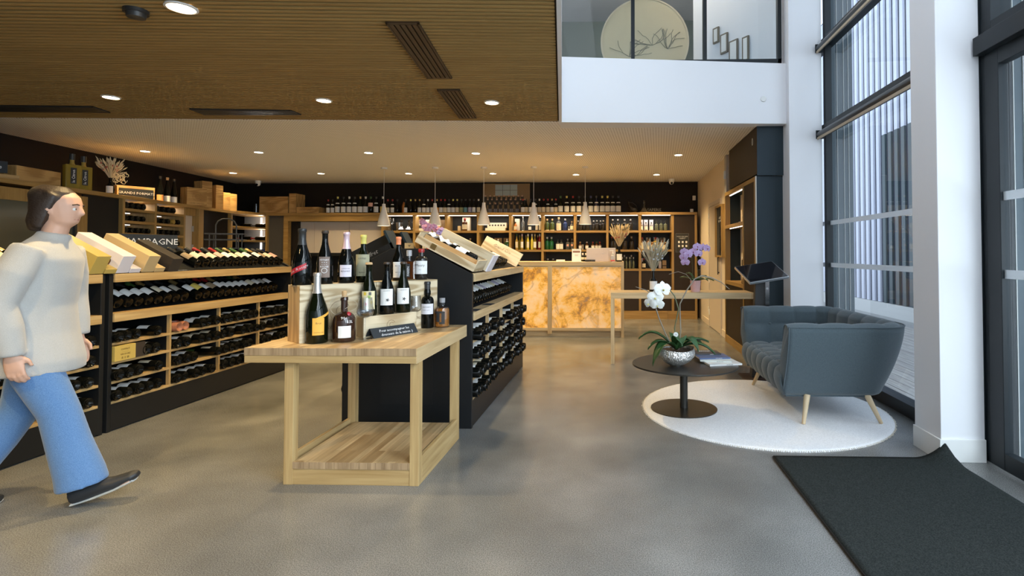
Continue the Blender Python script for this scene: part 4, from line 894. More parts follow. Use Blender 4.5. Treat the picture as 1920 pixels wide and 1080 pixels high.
# decanters at the right end
def decanter(name, label, loc, s=1):
    o = thing(name, label, 'decanter', loc)
    MB().lathe([(0,0),(.10,.005),(.105,.03),(.06,.07),(.022,.11),(.018,.2),(.03,.23)], 24).build('body', G_SMOKE, o, smooth=50)
    MB().lathe([(.018,.12),(.024,.2),(.020,.24),(0,.245)], 16).build('stopper', WGLASS, o, smooth=50); o.scale = (s,s,s); return o
o = thing('decanter', 'dark duck-shaped glass decanter on the back shelf top', 'decanter', (px10(1187)*1.01, BY+.15, CT))
MB().tube([(-.08,0,.22),(-.06,0,.14),(-.02,0,.07),(.05,0,.05),(.10,0,.06)], [.012,.018,.045,.055,.02], 12).build('body', G_SMOKE, o, smooth=60); MB().tube([(-.07,0,.2),(0,0,.2),(.07,0,.15),(.10,0,.08)], .006, 8).build('handle', G_SMOKE, o, smooth=60)
decanter('decanter', 'tall dark glass decanter beside grey lettering on back shelf top', (px10(1209)*1.01, BY+.15, CT))
sgn = thing('wall_lettering', 'dim grey block reading SAPERIS on the back shelf top', 'sign', (px10(1228)*1.01, BY+.2, CT))
MB().box(-.16,.16,0,.03,0,.03).build('base', INK, sgn); text('SAPERIS', .08, pm('grey_print', (.2,.2,.2), .6), sgn, (0,-.001,.06), (R(90),0,0))
wp = tag(MB().box(-.03,.03,0,.03,0,.09).build('motion_sensor', WPLAST, loc=(1.545,10.565,2.30), bevel=.006), 'white motion sensor high in the back right corner', 'sensor')
tag(MB().box(-.03,.03,0,.04,0,.07).build('white_speaker', WPLAST, loc=(1.46,10.3,CT), bevel=.006), 'small white block at the right end of back shelf top', 'speaker')
# crates on the back shelf, left
bcr = wood('dark_crate_', (.34,.19,.06), (.52,.32,.12), 'x', .6, 1.0, 1.0)
def dcrate(ax='x'): return wood('dark_crate_', (.34,.19,.06), (.52,.32,.12), ax, .6, 1.0, 1.0)
def solid_crate(label, loc, rz, w, d, h, lg=0, txt=None, grp='wooden crates on the upper shelf'):
    o = box_crate(label, loc, rz, w, d, h-.008, dcrate, bool(lg), lg or .05, grp, endm=dcrate)
    if txt: text(txt, min(.045, h*.4), PRT, o, (w/2, -.0008, h*.5), (R(90),0,0))
    return o
solid_crate('large horizontal wooden crate with logo on back wall shelf', (-6.98,BY+.02,CT), 0, .57, .18, .325, .07)
solid_crate('narrow upright wooden crate beside the large crate, back wall shelf', (-6.39,BY+.02,CT), R(0), .14, .3, .385, 0, None)
solid_crate('low long wooden crate beside upright crate on back wall shelf', (-6.24,BY+.02,CT), 0, .44, .28, .12, 0, 'CAVES CARRIÈRE')
tag(MB().lathe([(0,0),(.05,0),(.055,.19),(.05,.19),(.045,.01),(0,.01)], 20).build('dark_vase', G_SMOKE, loc=(-7.1,BY+.1,CT), smooth=40), 'small dark cylindrical vase left of the large crate, corner shelf', 'vase')
# ---- contents of the back cabinet cells
def cellx(px_): return px10(px_)
ZS = {0:1.6885, 1:1.3225, 2:.9555}
CG = {}
def put(kind, g, l, f, px_, row, label, grp, z=(.12,.5), sc=1, y=.14, name='spirit_bottle', fz=.85, ang=75, nb=None):
    b = bottle(kind, g, l, f, z=z, ang=ang, fz=fz, neckband=nb, seg=14, name=name, loc=(cellx(px_)*(BY+y)/BY, BY+y, ZS[row])); face(b); b.scale = (sc,)*3
    tag(b, label, 'bottle', grp); return b
def carton(px_, row, w, h, m, label, grp=None, y=.2, d=.09, txt=None, tc=INK, band=None):
    o = thing('carton', label, 'carton', (cellx(px_)*(BY+y)/BY, BY+y, ZS[row]), group=grp)
    MB().box(-w/2,w/2,0,d,0,h).build('box', m, o, bevel=.002)
    if txt: text(txt, w*.22, tc, o, (0,-.001,h*.82), (R(90),0,0))
    if band: bx('band', -w/2-.001, w/2+.001, -.001, 0, h*band[0], h*band[1], band[2], o)
    return o
g0 = 'glassware in the back cabinet'
def sgl(px_, row, label, s=.8, y=.12):
    g = wineglass(label, (cellx(px_)*(BY+y)/BY, BY+y, ZS[row]), s); g['group'] = g0; return g
for i, x in enumerate((730,736)): sgl(x, 0, '%s wine glass at left end of upper back shelf' % ['first','second'][i], 1.0)
o = tag(MB().lathe([(0,0),(.05,0),(.065,.17),(.06,.17),(.046,.01),(0,.01)], 20).build('ice_bucket', STEEL, loc=(cellx(741.5),BY+.2,ZS[0]), smooth=40), 'steel ice bucket among glasses on upper back shelf', 'bucket')
decanter('decanter', 'clear glass decanter in the middle of the glassware shelf', (cellx(749),BY+.12,ZS[0]), .9)
decanter('decanter', 'clear glass decanter on the right of the glassware shelf', (cellx(763),BY+.12,ZS[0]), .9)
o = tag(MB().tube([(0,0,.02),(.01,0,.1),(-.02,0,.17),(.03,0,.2),(.05,0,.15)], [.03,.02,.015,.02,.012], 10).build('glass_figure', WGLASS, loc=(cellx(773),BY+.1,ZS[0]), smooth=60), 'curled clear glass decanter at right of the glassware shelf', 'decanter')
for i, x in enumerate((764,769,774)): sgl(x, 1, '%s wine glass hanging near the purple flowers, second back shelf' % ORD[i], .9)
carton(789.5,0,.115,.225,CREAMP,'cream corkscrew carton with red print, left, upper back shelf',txt='GADO',tc=F_RED,band=(.25,.5,pm('print_black_bar',(.05,.05,.05),.6)))
carton(804.5,0,.115,.225,CREAMP,'cream corkscrew carton with red print, right, upper back shelf',txt='GADO',tc=F_RED,band=(.25,.5,MATS['print_black_bar']))
carton(822,0,.11,.20,KRAFT,'plain kraft carton behind second pendant lamp, upper back shelf')
carton(831.5,0,.09,.22,pm('dark_kraft',(.18,.11,.05),.6),'dark brown lantern-like carton at right of second back cell')
for i, x in enumerate((797,815)):
    carton(x,1,.075,.14,CREAMP,'%s small cream tin with green print on second back shelf' % ['left','right'][i],'small tins on the second back shelf',txt='O',tc=F_GREEN)
    carton(x+6.5,1,.035,.13,pm('red_pack',(.6,.05,.04),.5),'%s narrow red pack beside cream tin on second back shelf' % ['left','right'][i],'small red packs')
carton(809.5,1,.045,.13,GOLD,'narrow gold pack between the cream tins, second back shelf')
put('slim',G_BROWN,L_WHITE,F_BLACK,831,1,'tall brown spirit bottle at right of the tins, second back shelf','spirits in the back cabinet',sc=.95)
put('slim',G_BROWN,L_WHITE,F_BLACK,847,1,'tall brown spirit bottle behind black slate, second back shelf','spirits in the back cabinet',sc=.95)
carton(861.5,1,.19,.20,SLATE,'black slate plaque behind the pine crates, second back shelf',txt='CHIC')
carton(873,1,.13,.16,dcrate('z'),'small square wooden box beside slate plaque, second back shelf')
put('gin',G_GOLD,L_CREAM,F_CORK,884,1,'small yellow oil bottle on the second back shelf','spirits in the back cabinet',sc=.95)
carton(876,0,.15,.27,CREAMP,'tall cream open carton behind a dark liqueur bottle, upper back shelf',y=.22)
put('round_spirit',G_BROWN,L_CREAM,F_RED,873.5,0,'dark liqueur bottle with red cap before the cream carton','spirits in the back cabinet',sc=1.15,y=.1)
carton(862.5,0,.05,.10,KRAFT,'small kraft box left of the dark liqueur bottle')
c = carton(931,0,.40,.06,CREAMP,'lower flat cream gift box stacked on upper back shelf'); c = carton(934,0,.38,.10,CREAMP,'upper cream gift box with row of dark motifs, stacked'); c.location.z += .062
mt = MB()
for i in range(6): mt.lathe([(.0,0),(.018,0)], 8, c=(-.14+.056*i,0,0))
o_ = mt.build('motif', INK, c, rot=(R(90),0,0), loc=(0,-.002,.05))
for i, x in enumerate((919,936.5,953.5)):
    carton(x,1,.15,.23,dcrate('z'),'%s of three wooden boxes behind green demijohns' % ['leftmost','middle','rightmost'][i],'wooden boxes behind demijohns',y=.24,d=.04)
    put('demijohn',pm('bottle_green',(.02,.055,.012),.06,coat=.4),None,F_WHITE,x,1,'%s of three round green demijohns, second back shelf' % ['leftmost','middle','rightmost'][i],'green demijohns',y=.12,fz=.72,sc=.88)
g4 = 'spirits in the back cabinet'
carton(972,0,.09,.24,CREAMP,'tall white tube carton behind the orange liqueur bottle'); put('gin',pm('orange_liqueur',(.75,.25,.05),.1,trans=.2),L_CREAM,F_BLACK,969,0,'orange liqueur bottle with cream label, upper back shelf',g4,y=.1,sc=.75)
put('slim',G_CLEAR,None,F_SILVER,983,0,'tall clear spirit bottle left of the fourth pendant lamp',g4,sc=.95)
put('gin',G_DARK,L_WHITE,F_BLACK,996,0,'dark bottle with round white label under the fourth pendant',g4,sc=.7)
put('slim',G_DARK,L_CREAM,F_WHITE,1009,0,'tall slim bottle with cream label, left of a pair',g4,sc=.95,z=(.05,.6)); put('slim',G_DARK,L_CREAM,F_WHITE,1015.5,0,'tall slim bottle with cream label, right of a pair',g4,sc=.98,z=(.05,.6))
for i,(x,g_,l_,f_,n) in enumerate(((971.5,G_GOLD,L_CREAM,F_GREEN,'flip-top pale liqueur bottle, leftmost on the yellow liqueur shelf'),(981.5,G_GOLD,L_WHITE,F_PINK,'pale liqueur bottle with pink top on the yellow liqueur shelf'),(992.5,G_YEL,L_CREAM,F_WHITE,'yellow liqueur bottle, third from left, yellow liqueur shelf'),(1000,G_YEL,None,F_WHITE,'brightest yellow liqueur bottle without label'),(1005.5,pm('olive_liqueur',(.25,.18,.02),.1,trans=.2),L_WHITE,F_GOLD,'olive liqueur bottle with white label, yellow liqueur shelf'),(1014.5,G_RED,L_CREAM,F_WHITE,'red liqueur bottle with cream label, yellow liqueur shelf'))):
    put('slim',g_,l_,f_,x,1,n,g4,sc=.98,y=.08+.0*i)
for i,(x,g_,n) in enumerate(((977,G_YEL,'yellow liqueur bottle standing behind the two flip-top bottles'),(989,G_YEL,'yellow liqueur bottle behind the third liqueur bottle'),(1011,G_RED,'left red liqueur bottle in the rear row'),(1019,G_RED,'right red liqueur bottle in the rear row'))):
    put('slim',g_,None,F_GOLD,x,1,n,g4,sc=.93,y=.22)
for i, x in enumerate((979.5,990,997.5,1001.5,1007.5)): o = tag(MB().lathe([(0,0),(.027,0),(.03,.045),(.022,.055),(0,.06)], 14).build('small_jar', F_CORK if i<4 else WGLASS, loc=(cellx(x),BY+.12,ZS[2]+.0), smooth=40), '%s small cork-topped jar just above the counter' % ORD[i], 'jar', 'small jars above the counter')
gg = pm('olive_green_glass',(.07,.10,.02),.06,coat=.4)
put('gin',gg,L_CREAM,F_CORK,1028.5,0,'left of two green gin bottles, upper back shelf',g4,z=(.0,.08)); put('gin',gg,L_CREAM,F_CORK,1038,0,'right of two green gin bottles, upper back shelf',g4,z=(.0,.08))
put('gin',G_CLEAR,L_CREAM,F_BROWN if False else F_CORK,1050,0,'wide square-shouldered bottle with large cream label',g4,z=(.05,.55),sc=1.12)
put('gin',G_BLUE,None,F_SILVER,1062,0,'cobalt blue gin bottle on the upper back shelf',g4); put('mini',G_CLEAR,L_WHITE,F_WHITE,1069,0,'tiny bottle between the blue and the small cream bottle',g4,sc=.6); put('gin',G_CLEAR,L_CREAM,F_CORK,1074.5,0,'small bottle with cream label right of blue gin bottle',g4,sc=.8)
put('gin',G_EMER,None,F_WHITE,1028.5,1,'left of two emerald gin bottles, second back shelf',g4,sc=1.05); put('gin',G_EMER,None,F_WHITE,1036.5,1,'right of two emerald gin bottles, second back shelf',g4,sc=1.05)
put('gin',G_CLEAR,L_WHITE,F_BLACK,1048,1,'left of two white-labelled gin bottles, second back shelf',g4,sc=.85,z=(.05,.55)); put('gin',G_CLEAR,L_WHITE,F_BLACK,1055,1,'right of two white-labelled gin bottles, second back shelf',g4,sc=.85,z=(.05,.55))
put('gin',G_CLEAR,pm('label_rose',(.7,.35,.25),.6),F_SILVER,1067,1,'left of two clear bottles with round rosy label',g4,sc=.9,z=(.3,.5),ang=30); put('gin',G_CLEAR,MATS['label_rose'],F_SILVER,1075,1,'right of two clear bottles with round rosy label',g4,sc=.9,z=(.3,.5),ang=30)
put('round_spirit',G_DARK,L_WHITE,F_SILVER,1029.5,2,'left of two small round bottles just above the counter',g4,sc=.9); put('round_spirit',G_DARK,None,F_SILVER,1039.5,2,'right of two small round bottles just above the counter',g4,sc=.9)
for i, x in enumerate((1086,1091,1097,1104,1115,1121,1128,1133)): put('gin',G_SMOKE,None,F_SILVER,x,0,'%s dark bottle in the shelf cell behind rightmost pendant' % ORD[i],g4,sc=.86,y=.1 if i%2 else .2)
for i,(x,f_) in enumerate(((1090,F_CORK),(1102.5,F_WHITE),(1113.5,F_RED),(1120.5,F_GREEN),(1126.5,F_RED))): put('mini',G_BROWN,L_WHITE,f_,x,1,'%s small dark bottle just above the monitor' % ORD[i],g4,sc=1.15)
carton(1092,1,.09,.10,CREAMP,'small white sample box on its side above the info card')
for i, x in enumerate((1150.5,1160,1172.5,1183.5)): put('gin',G_SMOKE,None,F_SILVER,x,0,'%s of four dark decanter bottles right of the rightmost pendant' % ORD[i],g4,sc=.95,y=.15)
for i, x in enumerate((1148.5,1154,1173,1185.5)): put('gin',G_SMOKE,None,F_RED if i == 0 else F_SILVER,x,1,'%s dark bottle behind the dried flowers, second back shelf' % ORD[i],g4,sc=1.1,y=.15)
for i, x in enumerate((1168,1176,1182,1189,1172,1185)): put('slim',pm('pale_green_glass',(.25,.28,.20),.05,trans=.6),None,F_WHITE,x,2,'%s pale clear bottle right of the counter flowers' % ORD[i],g4,sc=.72 if i < 4 else .85,y=.1 if i < 4 else .22)
for i, x in enumerate((1203,1212,1222)):
    carton(x,0,.075,.215,WCARD,'%s of three white cylindrical cartons, top right cell' % ORD[i],'white cartons top right',y=.2); put('gin',G_CLEAR,L_WHITE,F_BLACK,x,0,'%s clear bottle in front of white carton, top right cell' % ORD[i],g4,sc=.7,y=.1)
for i, x in enumerate((1231.5,1240,1248)): put('gin',pm('pale_green_glass',(0,0,0)),None,F_BLACK,x,0,'%s of three plain clear bottles, top right cell' % ORD[i],g4,sc=.82)
for i,(x,g_,f_) in enumerate(((1205,G_BROWN,F_RED),(1217.5,G_WHISKY,F_BLACK),(1229.5,G_GOLD,F_RED),(1242,G_BROWN,F_BLACK))):
    carton(x+(-2,-1,1,1)[i],1,.085,.235,WCARD if i % 2 == 0 else CREAMP,'%s tall carton behind the whisky bottles' % ORD[i],'cartons behind the whiskies',y=.22)
    put('gin',g_,L_CREAM,f_,x,1,'%s of four whisky bottles with tall cream labels' % ORD[i],g4,z=(.03,.56),y=.1,sc=1.02)
    put('mini',g_,L_CREAM,F_CORK,x+6,1,'%s small sample bottle between whiskies' % ORD[i],g4,z=(.03,.6),y=.08,sc=1.1)
carton(1203,2,.09,.20,WCARD,'white carton behind bouquet, lower right cell',y=.2); put('gin',G_DARK,L_CREAM,F_RED,1208,2,'whisky bottle with red cap behind the grey bouquet',g4,sc=.85,y=.1)
carton(1246,2,.075,.16,KRAFT,'small kraft carton with black arc, lower right cell',band=(.3,.4,INK)); carton(1238,2,.05,.14,WCARD,'small white carton behind bouquet, lower right cell')
# menu poster on the right hand dark panel
mp = thing('menu_poster', 'black poster with white print on the dark panel beside cream wall', 'poster', (px10(1279), BY+.008, 1.27))
MB().box(-.125,.125,-.004,0,0,.36).build('sheet', INK, mp); MB().box(-.125,.125,-.006,-.004,0,.003).box(-.125,.125,-.006,-.004,.357,.36).box(-.125,-.122,-.006,-.004,0,.36).box(.122,.125,-.006,-.004,0,.36).build('border', pm('grey_print',(0,0,0)), mp)
text('POUR VOTRE SANTÉ', .022, CHALK, mp, (0,-.006,.30), (R(90),0,0)); text('CONSOMMEZ AVEC\nMODÉRATION', .015, CHALK, mp, (0,-.006,.265), (R(90),0,0))
m = MB()
for r_i in range(2):
    for k in range(3): m.box(-.08+.07*k,-.045+.07*k,-.0065,-.006,.10+.075*r_i,.14+.075*r_i)
m.build('icon', CHALK, mp)
# ---------------------------------------------------------------- counter
ct = thing('shop_counter', 'oak shop counter with two glowing amber onyx panels', 'counter', (-.99, 7.95, 0))
cx0, cx1 = -2.05+.99, .118+.99
MB().box(cx0,cx1,0,.75,1.065,1.123).build('counter_top', pale('x'), ct, bevel=.002)
for a in (cx0, -1.02+.99, cx1-.045): bx('upright', a, a+.045 if a != -1.02+.99 else a+.064, 0, .70, .05 if a == -1.02+.99 else 0, 1.065, pale('z'), ct, bevel=.001)
bx('rail', cx0+.045, cx1-.045, .004, .06, .095, .14, pale('x'), ct, bevel=.001); bx('rail', cx0+.045, cx1-.045, .004, .06, 1.045, 1.066, pale('x'), ct)
bx('plinth', cx0+.045, cx1-.045, .06, .70, 0, .095, pale('x'), ct)
ON = onyx()
bx('onyx_panel', cx0+.045, -.03, .012, .03, .14, 1.045, ON, ct); bx('onyx_panel', .034, cx1-.045, .012, .03, .14, 1.045, ON, ct)
CTZ = 1.1235
def ctx(px_, Y=8.15): return (px_-1155)*Y/1000*1.005
ic = thing('info_card', 'white upright info card standing on the counter', 'sign', (ctx(1081,8.1), 8.1, CTZ))
MB().box(-.07,.07,0,.004,0,.195).build('sheet', PAPER, ic, rot=(R(-8),0,0)); MB().box(-.055,.055,-.003,0,.14,.165).build('photo_strip', pm('photo_brown2',(.25,.12,.08),.5), ic, rot=(R(-8),0,0))
text('Caves Carrière', .015, INK, ic, (0,.022,.178), (R(82),0,0)); text('suivez-nous\nvins  bières\nspiritueux', .011, pm('grey_print',(0,0,0)), ic, (0,.012,.10), (R(82),0,0))
mo = thing('monitor', 'pale lilac back of a computer monitor on the counter', 'monitor', (ctx(1127,8.2), 8.2, CTZ))
MB().box(-.225,.225,0,.03,.0,.205).build('screen_back', pm('pearl_plastic', (.60,.52,.50), .35), mo, bevel=.004); MB().box(-.225,.225,-.002,.032,.203,.21).build('bezel', WPLAST, mo)
MB().tube([(.03+.022*math.cos(t),-.002,.115+.014*math.sin(t)) for t in [k*.5 for k in range(7)]], .0022, 6).build('logo_mark', WPLAST, mo); MB().box(-.06,.06,.03,.14,0,.015).build('stand', WPLAST, mo)
sa = thing('sanitizer_bottle', 'clear hand sanitizer pump bottle on the counter beside the monitor', 'bottle', (ctx(1149,8.1), 8.1, CTZ))
MB().lathe([(0,0),(.032,0),(.034,.01),(.034,.085),(.012,.11),(.012,.12)], 20).build('body', pm('clear_gel', (.75,.78,.85), .1, trans=.6), sa, smooth=40); MB().lathe([(0,.12),(.014,.12),(.014,.135),(.005,.137),(.005,.165)], 14).box(-.045,.012,-.007,.007,.163,.175).build('pump', WPLAST, sa); MB().lathe([(.0345,.01),(.0345,.025)], 12, a0=R(-160), a1=R(-20)).build('red_band', pm('red_pack',(0,0,0)), sa)
for i,(x,w,m_,n) in enumerate(((1103,.10,INK,'black card reader lying on the counter beside the monitor'),(1051,.12,PAPER,'small white receipt pad lying on the counter'),(1113,.05,MBLACK,'coiled black cable lump on the counter by the monitor'))): tag(bx('counter_item', ctx(x,8.1)-w/2, ctx(x,8.1)+w/2, 8.08, 8.2, CTZ, CTZ+.03, m_), n, 'card reader' if i == 0 else ('notepad' if i == 1 else 'cable'))
for i, x in enumerate((1093,1099)): b = bottle('mini', G_GREEN, L_CREAM, F_WHITE, seg=12, loc=(ctx(x,8.3),8.3,CTZ)); face(b); tag(b, '%s tiny green bottle standing behind info card on counter' % ['left','right'][i], 'bottle', 'tiny bottles on the counter')
STRAW = [pm('straw_a', (.62,.46,.24), .9), pm('straw_b', (.48,.36,.20), .9), pm('straw_c', (.66,.56,.38), .9)]
GREYS = [pm('grass_a', (.52,.47,.34), .9), pm('grass_b', (.38,.35,.24), .9), pm('grass_c', (.62,.58,.46), .9)]
def bouquet(name, label, loc, vase_kind, h, spread, mats, n=55, seed=1, lab_=L_WHITE, accent=None, vs=1.0):
    o = thing(name, label, 'flowers', loc); rr = random.Random(seed)
    v = bottle(vase_kind, G_DARK, lab_, None, z=(.1,.5), ang=60, seg=20, name='vase'); v.parent = o; face(v); v.scale = (vs,vs,vs*.72)
    for c in list(v.children):
        pass
    z0 = prof(vase_kind)[2]*vs*.72-.03
    ms = [MB() for _ in mats]; hs = [MB() for _ in mats]; ac = MB()
    for i in range(n):
        a = rr.uniform(0,6.283); s = spread*rr.random()**.6; hh = h*rr.uniform(.55,1)
        k = i % len(mats); ex_ = Vector((math.cos(a)*s, math.sin(a)*s*.8, z0+hh)); b0 = Vector((0,0,z0)); md = b0.lerp(ex_, .5)+Vector((0,0,.02))
        ms[k].tube([b0, md, ex_], .0016, 4)
        d = (ex_-md).normalized(); hs[k].tube([ex_-d*.02, ex_, ex_+d*.02, ex_+d*.045], [.002,.0075,.0065,.001], 5)
        if accent and i % 6 == 0: q = md.lerp(ex_, rr.uniform(.1,.7)); ac.tube([q-Vector((.012,0,.0)), q, q+Vector((.012,0,.01))], [.004,.014,.003], 6)
    for k, m_ in enumerate(mats):
        x = ms[k]; x.v, f0 = x.v, len(x.v); x.f += [tuple(i+f0 for i in f) for f in hs[k].f]; x.v += hs[k].v; x.m += hs[k].m
        q = x.build('dried_stems', m_, o); q['kind'] = 'stuff'
    if accent: q = ac.build('dried_blossoms', accent, o, smooth=60); q['kind'] = 'stuff'
    return o
bouquet('dried_bouquet', 'golden dried grasses in a labelled wine bottle at the counter end', (ctx(1161,8.1), 8.12, CTZ), 'burgundy', .34, .15, STRAW, 70, 3, accent=pm('dusty_pink',(.45,.12,.10),.8), vs=1.1)
# ---------------------------------------------------------------- oak bar table
bt = thing('bar_table', 'long narrow oak bar table joined to the right-hand cabinet', 'table', (0, 6.05, 0))
bx('table_top', -.06, 1.555, 0, .42, .738, .806, pale('x'), bt, bevel=.0015); bx('leg', -.06, -.018, 0, .42, 0, .738, pale('z'), bt, bevel=.0015)
BZ = .8065
bouquet('dried_bouquet', 'large grey-green dried grasses in a dark bottle on the bar table', (.435, 6.25, BZ), 'big_burgundy', .37, .17, GREYS, 95, 8, accent=pm('pale_blue_petal',(.50,.55,.62),.8), vs=1.0)
# ---------------------------------------------------------------- orchids
def petal(mb, c, d, up, L, Wd, mi=0, curl=.15):
    d = d.normalized(); s = d.cross(up).normalized(); u = s.cross(d)
    n0 = len(mb.v); N_ = 6
    def f(a, b):
        w = Wd*math.sin(math.pi*min(1,(a*.93+.07)))**.6*(b-.5)
        return c+d*(L*a)+s*w+u*(-curl*L*a*a+.35*abs(b-.5)*Wd*-.4)
    mb.grid(f, N_, 4, mi)
def orchid_flower(parent, c, facing, size, m_pet, m_lip, name='flower'):
    mb = MB(); fc = Vector(facing).normalized(); up = Vector((0,0,1)); sd_ = fc.cross(up).normalized(); up = sd_.cross(fc)
    c = Vector(c)
    for ang, l, w in ((90,1,.75),(90+128,1,.7),(90-128,1,.7),(8,1.1,1.25),(172,1.1,1.25)):
        a = R(ang); d = sd_*math.cos(a)+up*math.sin(a)+fc*.12; petal(mb, c+fc*(.002 if w > 1 else 0), d, fc, size*l, size*w)
    o = mb.build(name, m_pet, parent, smooth=60)
    MB().lathe([(0,0),(.10*size,.08*size),(.13*size,.25*size),(.05*size,.42*size),(0,.45*size)], 10).build('flower_lip', m_lip, o, loc=tuple(c+fc*.004-up*.12*size), rot=fc.to_track_quat('Z','Y').to_euler(), smooth=60)
    return o
LEAF = pm('orchid_leaf', (.030,.085,.025), .32); STEM = pm('orchid_stem', (.10,.12,.06), .5); WOODY = pm('bare_stem', (.22,.20,.16), .6)
def strap_leaf(parent, base, az, L, Wd, rise, droop, name='leaf'):
    b = Vector(base); h = Vector((math.cos(az), math.sin(az), 0)); s = Vector((-h.y, h.x, 0))
    def f(u, v):
        c = b+h*(L*(u-.12*u*u))+Vector((0,0,rise*math.sin(min(1,u*1.2)*math.pi*.5)-droop*u*u))
        w = Wd*(.30+.7*math.sin(math.pi*min(.97,u*.9+.08)))*(1 if u < .85 else (1-(u-.85)/.15*.75))
        return c+s*(w*(v-.5))+Vector((0,0,abs(v-.5)*Wd*.45))
    mb = MB().grid(f, 14, 4); o = mb.build(name, LEAF, parent, smooth=80)
    sm = o.modifiers.new('thickness', 'SOLIDIFY'); sm.thickness = .002; return o
pk = thing('potted_orchid', 'lilac orchid in a ribbed pink pot on the bar table', 'plant', (.92, 6.22, BZ))
rib = [(.058+.0022*math.cos(18*2*math.pi*i/108)) for i in range(108)]
m = MB(); n0 = 0
for z, s in ((0,.80),(.006,.83),(.125,.97),(.13,.99),(.13,.90),(.10,.86)):
    for i in range(108): a = 2*math.pi*i/108; m.v.append((rib[i]*s*math.cos(a)*1.05, rib[i]*s*math.sin(a)*1.05, z))
for j in range(5):
    for i in range(108): i2 = (i+1) % 108; m.f.append((j*108+i, j*108+i2, (j+1)*108+i2, (j+1)*108+i)); m.m.append(0)
m.f.append(tuple(range(108))); m.m.append(0)
m.build('pot', pm('pink_ceramic', (.66,.42,.42), .5), pk, smooth=40); MB().cyl((0,0,.095),.052,.01).build('soil', pm('bark_soil', (.08,.05,.03), .95), pk)
for az, L, W_, ri, dr in ((3.3,.19,.045,.06,.02),(2.6,.12,.05,.10,.02),(-.3,.22,.04,.05,.04),(.4,.16,.045,.07,.02),(4.4,.14,.045,.05,.03),(-.9,.2,.04,.06,.05)): strap_leaf(pk, (0,0,.11), az, L*1.1, W_*1.35, ri*1.1, dr)
MB().tube([(.02,0,.1),(.03,0,.22),(.015,0,.34),(.02,0,.44),(-.02,0,.50),(-.10,0,.46)], .0028, 6).build('stem', STEM, pk, smooth=60); MB().tube([(-.03,0,.1),(-.035,0,.26),(-.04,0,.40)], .0025, 6).build('stem', STEM, pk, smooth=60)
MB().box(.055,.062,-.004,.004,.1,.34).box(.02,.062,-.004,.004,.25,.256).build('support_clip', MBLACK, pk)
LILAC = fabric('lilac_petal', (.46,.30,.58), (.62,.48,.74), 60, .7); MAG = pm('magenta_lip', (.32,.03,.14), .5)
for i, (x, z, f) in enumerate(((-.13,.46,(-.4,-1,0)),(-.14,.40,(-.5,-1,-.2)),(-.09,.43,(0,-1,0)),(-.03,.46,(.1,-1,.1)),(.02,.52,(0,-1,.2)),(.03,.44,(.3,-1,-.1)),(.09,.51,(.5,-1,.1)),(.13,.50,(.6,-1,0)),(.07,.34,(.3,-1,-.1)),(-.12,.34,(-.3,-1,-.2)))):
    orchid_flower(pk, (x, -.02-.012*(i%3), z), f, .05, LILAC, MAG)
# purple orchid in glass tube vase on the central rack
po = thing('orchid_vase', 'dusty pink orchid sprays in a clear tube vase behind the crates', 'plant', (-1.37+.0, 4.9, 1.286))
po.location = (-1.63, 4.75, 1.286)
PK = fabric('dusty_pink_petal', (.50,.20,.26), (.62,.34,.46), 60, .7)
MB().lathe([(0,0),(.032,0),(.03,.15),(.028,.15),(.028,.006),(0,.006)], 20).build('vase', WGLASS, po, smooth=40)
MB().tube([(0,0,.01),(.0,0,.14),(-.05,0,.2),(-.11,0,.21)], .003, 6).build('stem', STEM, po); MB().tube([(0.01,0,.01),(.01,0,.12),(.05,0,.17),(.09,0,.15)], .003, 6).build('stem', STEM, po)
rr = random.Random(2)
for i in range(17):
    t = i/16; x = -.125+.23*t; orchid_flower(po, (x, rr.uniform(-.04,.03), .195+(.03 if t < .35 else 0)+rr.uniform(-.045,.035)-(t*.055)), (rr.uniform(-.5,.5),-1,rr.uniform(-.3,.3)), .032, PK if i < 11 else LILAC, MAG)
lcd = thing('brand_card', 'small brown card with black emblem standing on the central rack', 'card', (-1.56, 3.98, 1.286))
MB().box(-.035,.035,0,.006,0,.042).build('card_block', KRAFT, lcd); MB().tube([(-.008,-.001,.028),(0,-.001,.016),(.008,-.001,.028)], .002, 5).build('emblem', INK, lcd)
# ---------------------------------------------------------------- tall cabinet on the right
rc = thing('tall_cabinet', 'tall dark blue cabinet with oak-framed niches beside the far pillar', 'cabinet', (1.57, 6.0, 0))
bx('body', .06, .31, .0, 1.70, 0, 2.115, BLUEP, rc)
bx('front_panel', .0, .31, -.005, .0, 0, 2.115, BLUEP, rc)
sy = shelfoak('y')
bx('edge_board', -.01, .0, -.005, .03, 0, 2.115, pm('pale_edge', (.62,.58,.50), .5), rc)
bx('top_board', -.01, .06, .03, 1.70, 2.065, 2.115, sy, rc, bevel=.001)
for y in (.03,.58,1.66): bx('upright', -.01, .06, y, y+.045, .1, 2.065, shelfoak('z'), rc)
bx('door', .0, .06, .075, .58, .1, 2.065, BROWNP, rc)
bx('door', .0, .06, .625, 1.66, .1, .82, BROWNP, rc)
for z in (.82,1.60): bx('shelf', -.01, .30, .625, 1.66, z, z+.045, sy, rc)
bx('plinth', -.012, .06, .03, 1.70, 0, .1, shelfoak('y'), rc)
rc.children[0].location = (0,0,0)
for a, z in ((0,2.055),(1,1.592)): bx('led_strip', .03, .04, .75, 1.55, z, z+.01, LEDW, rc)
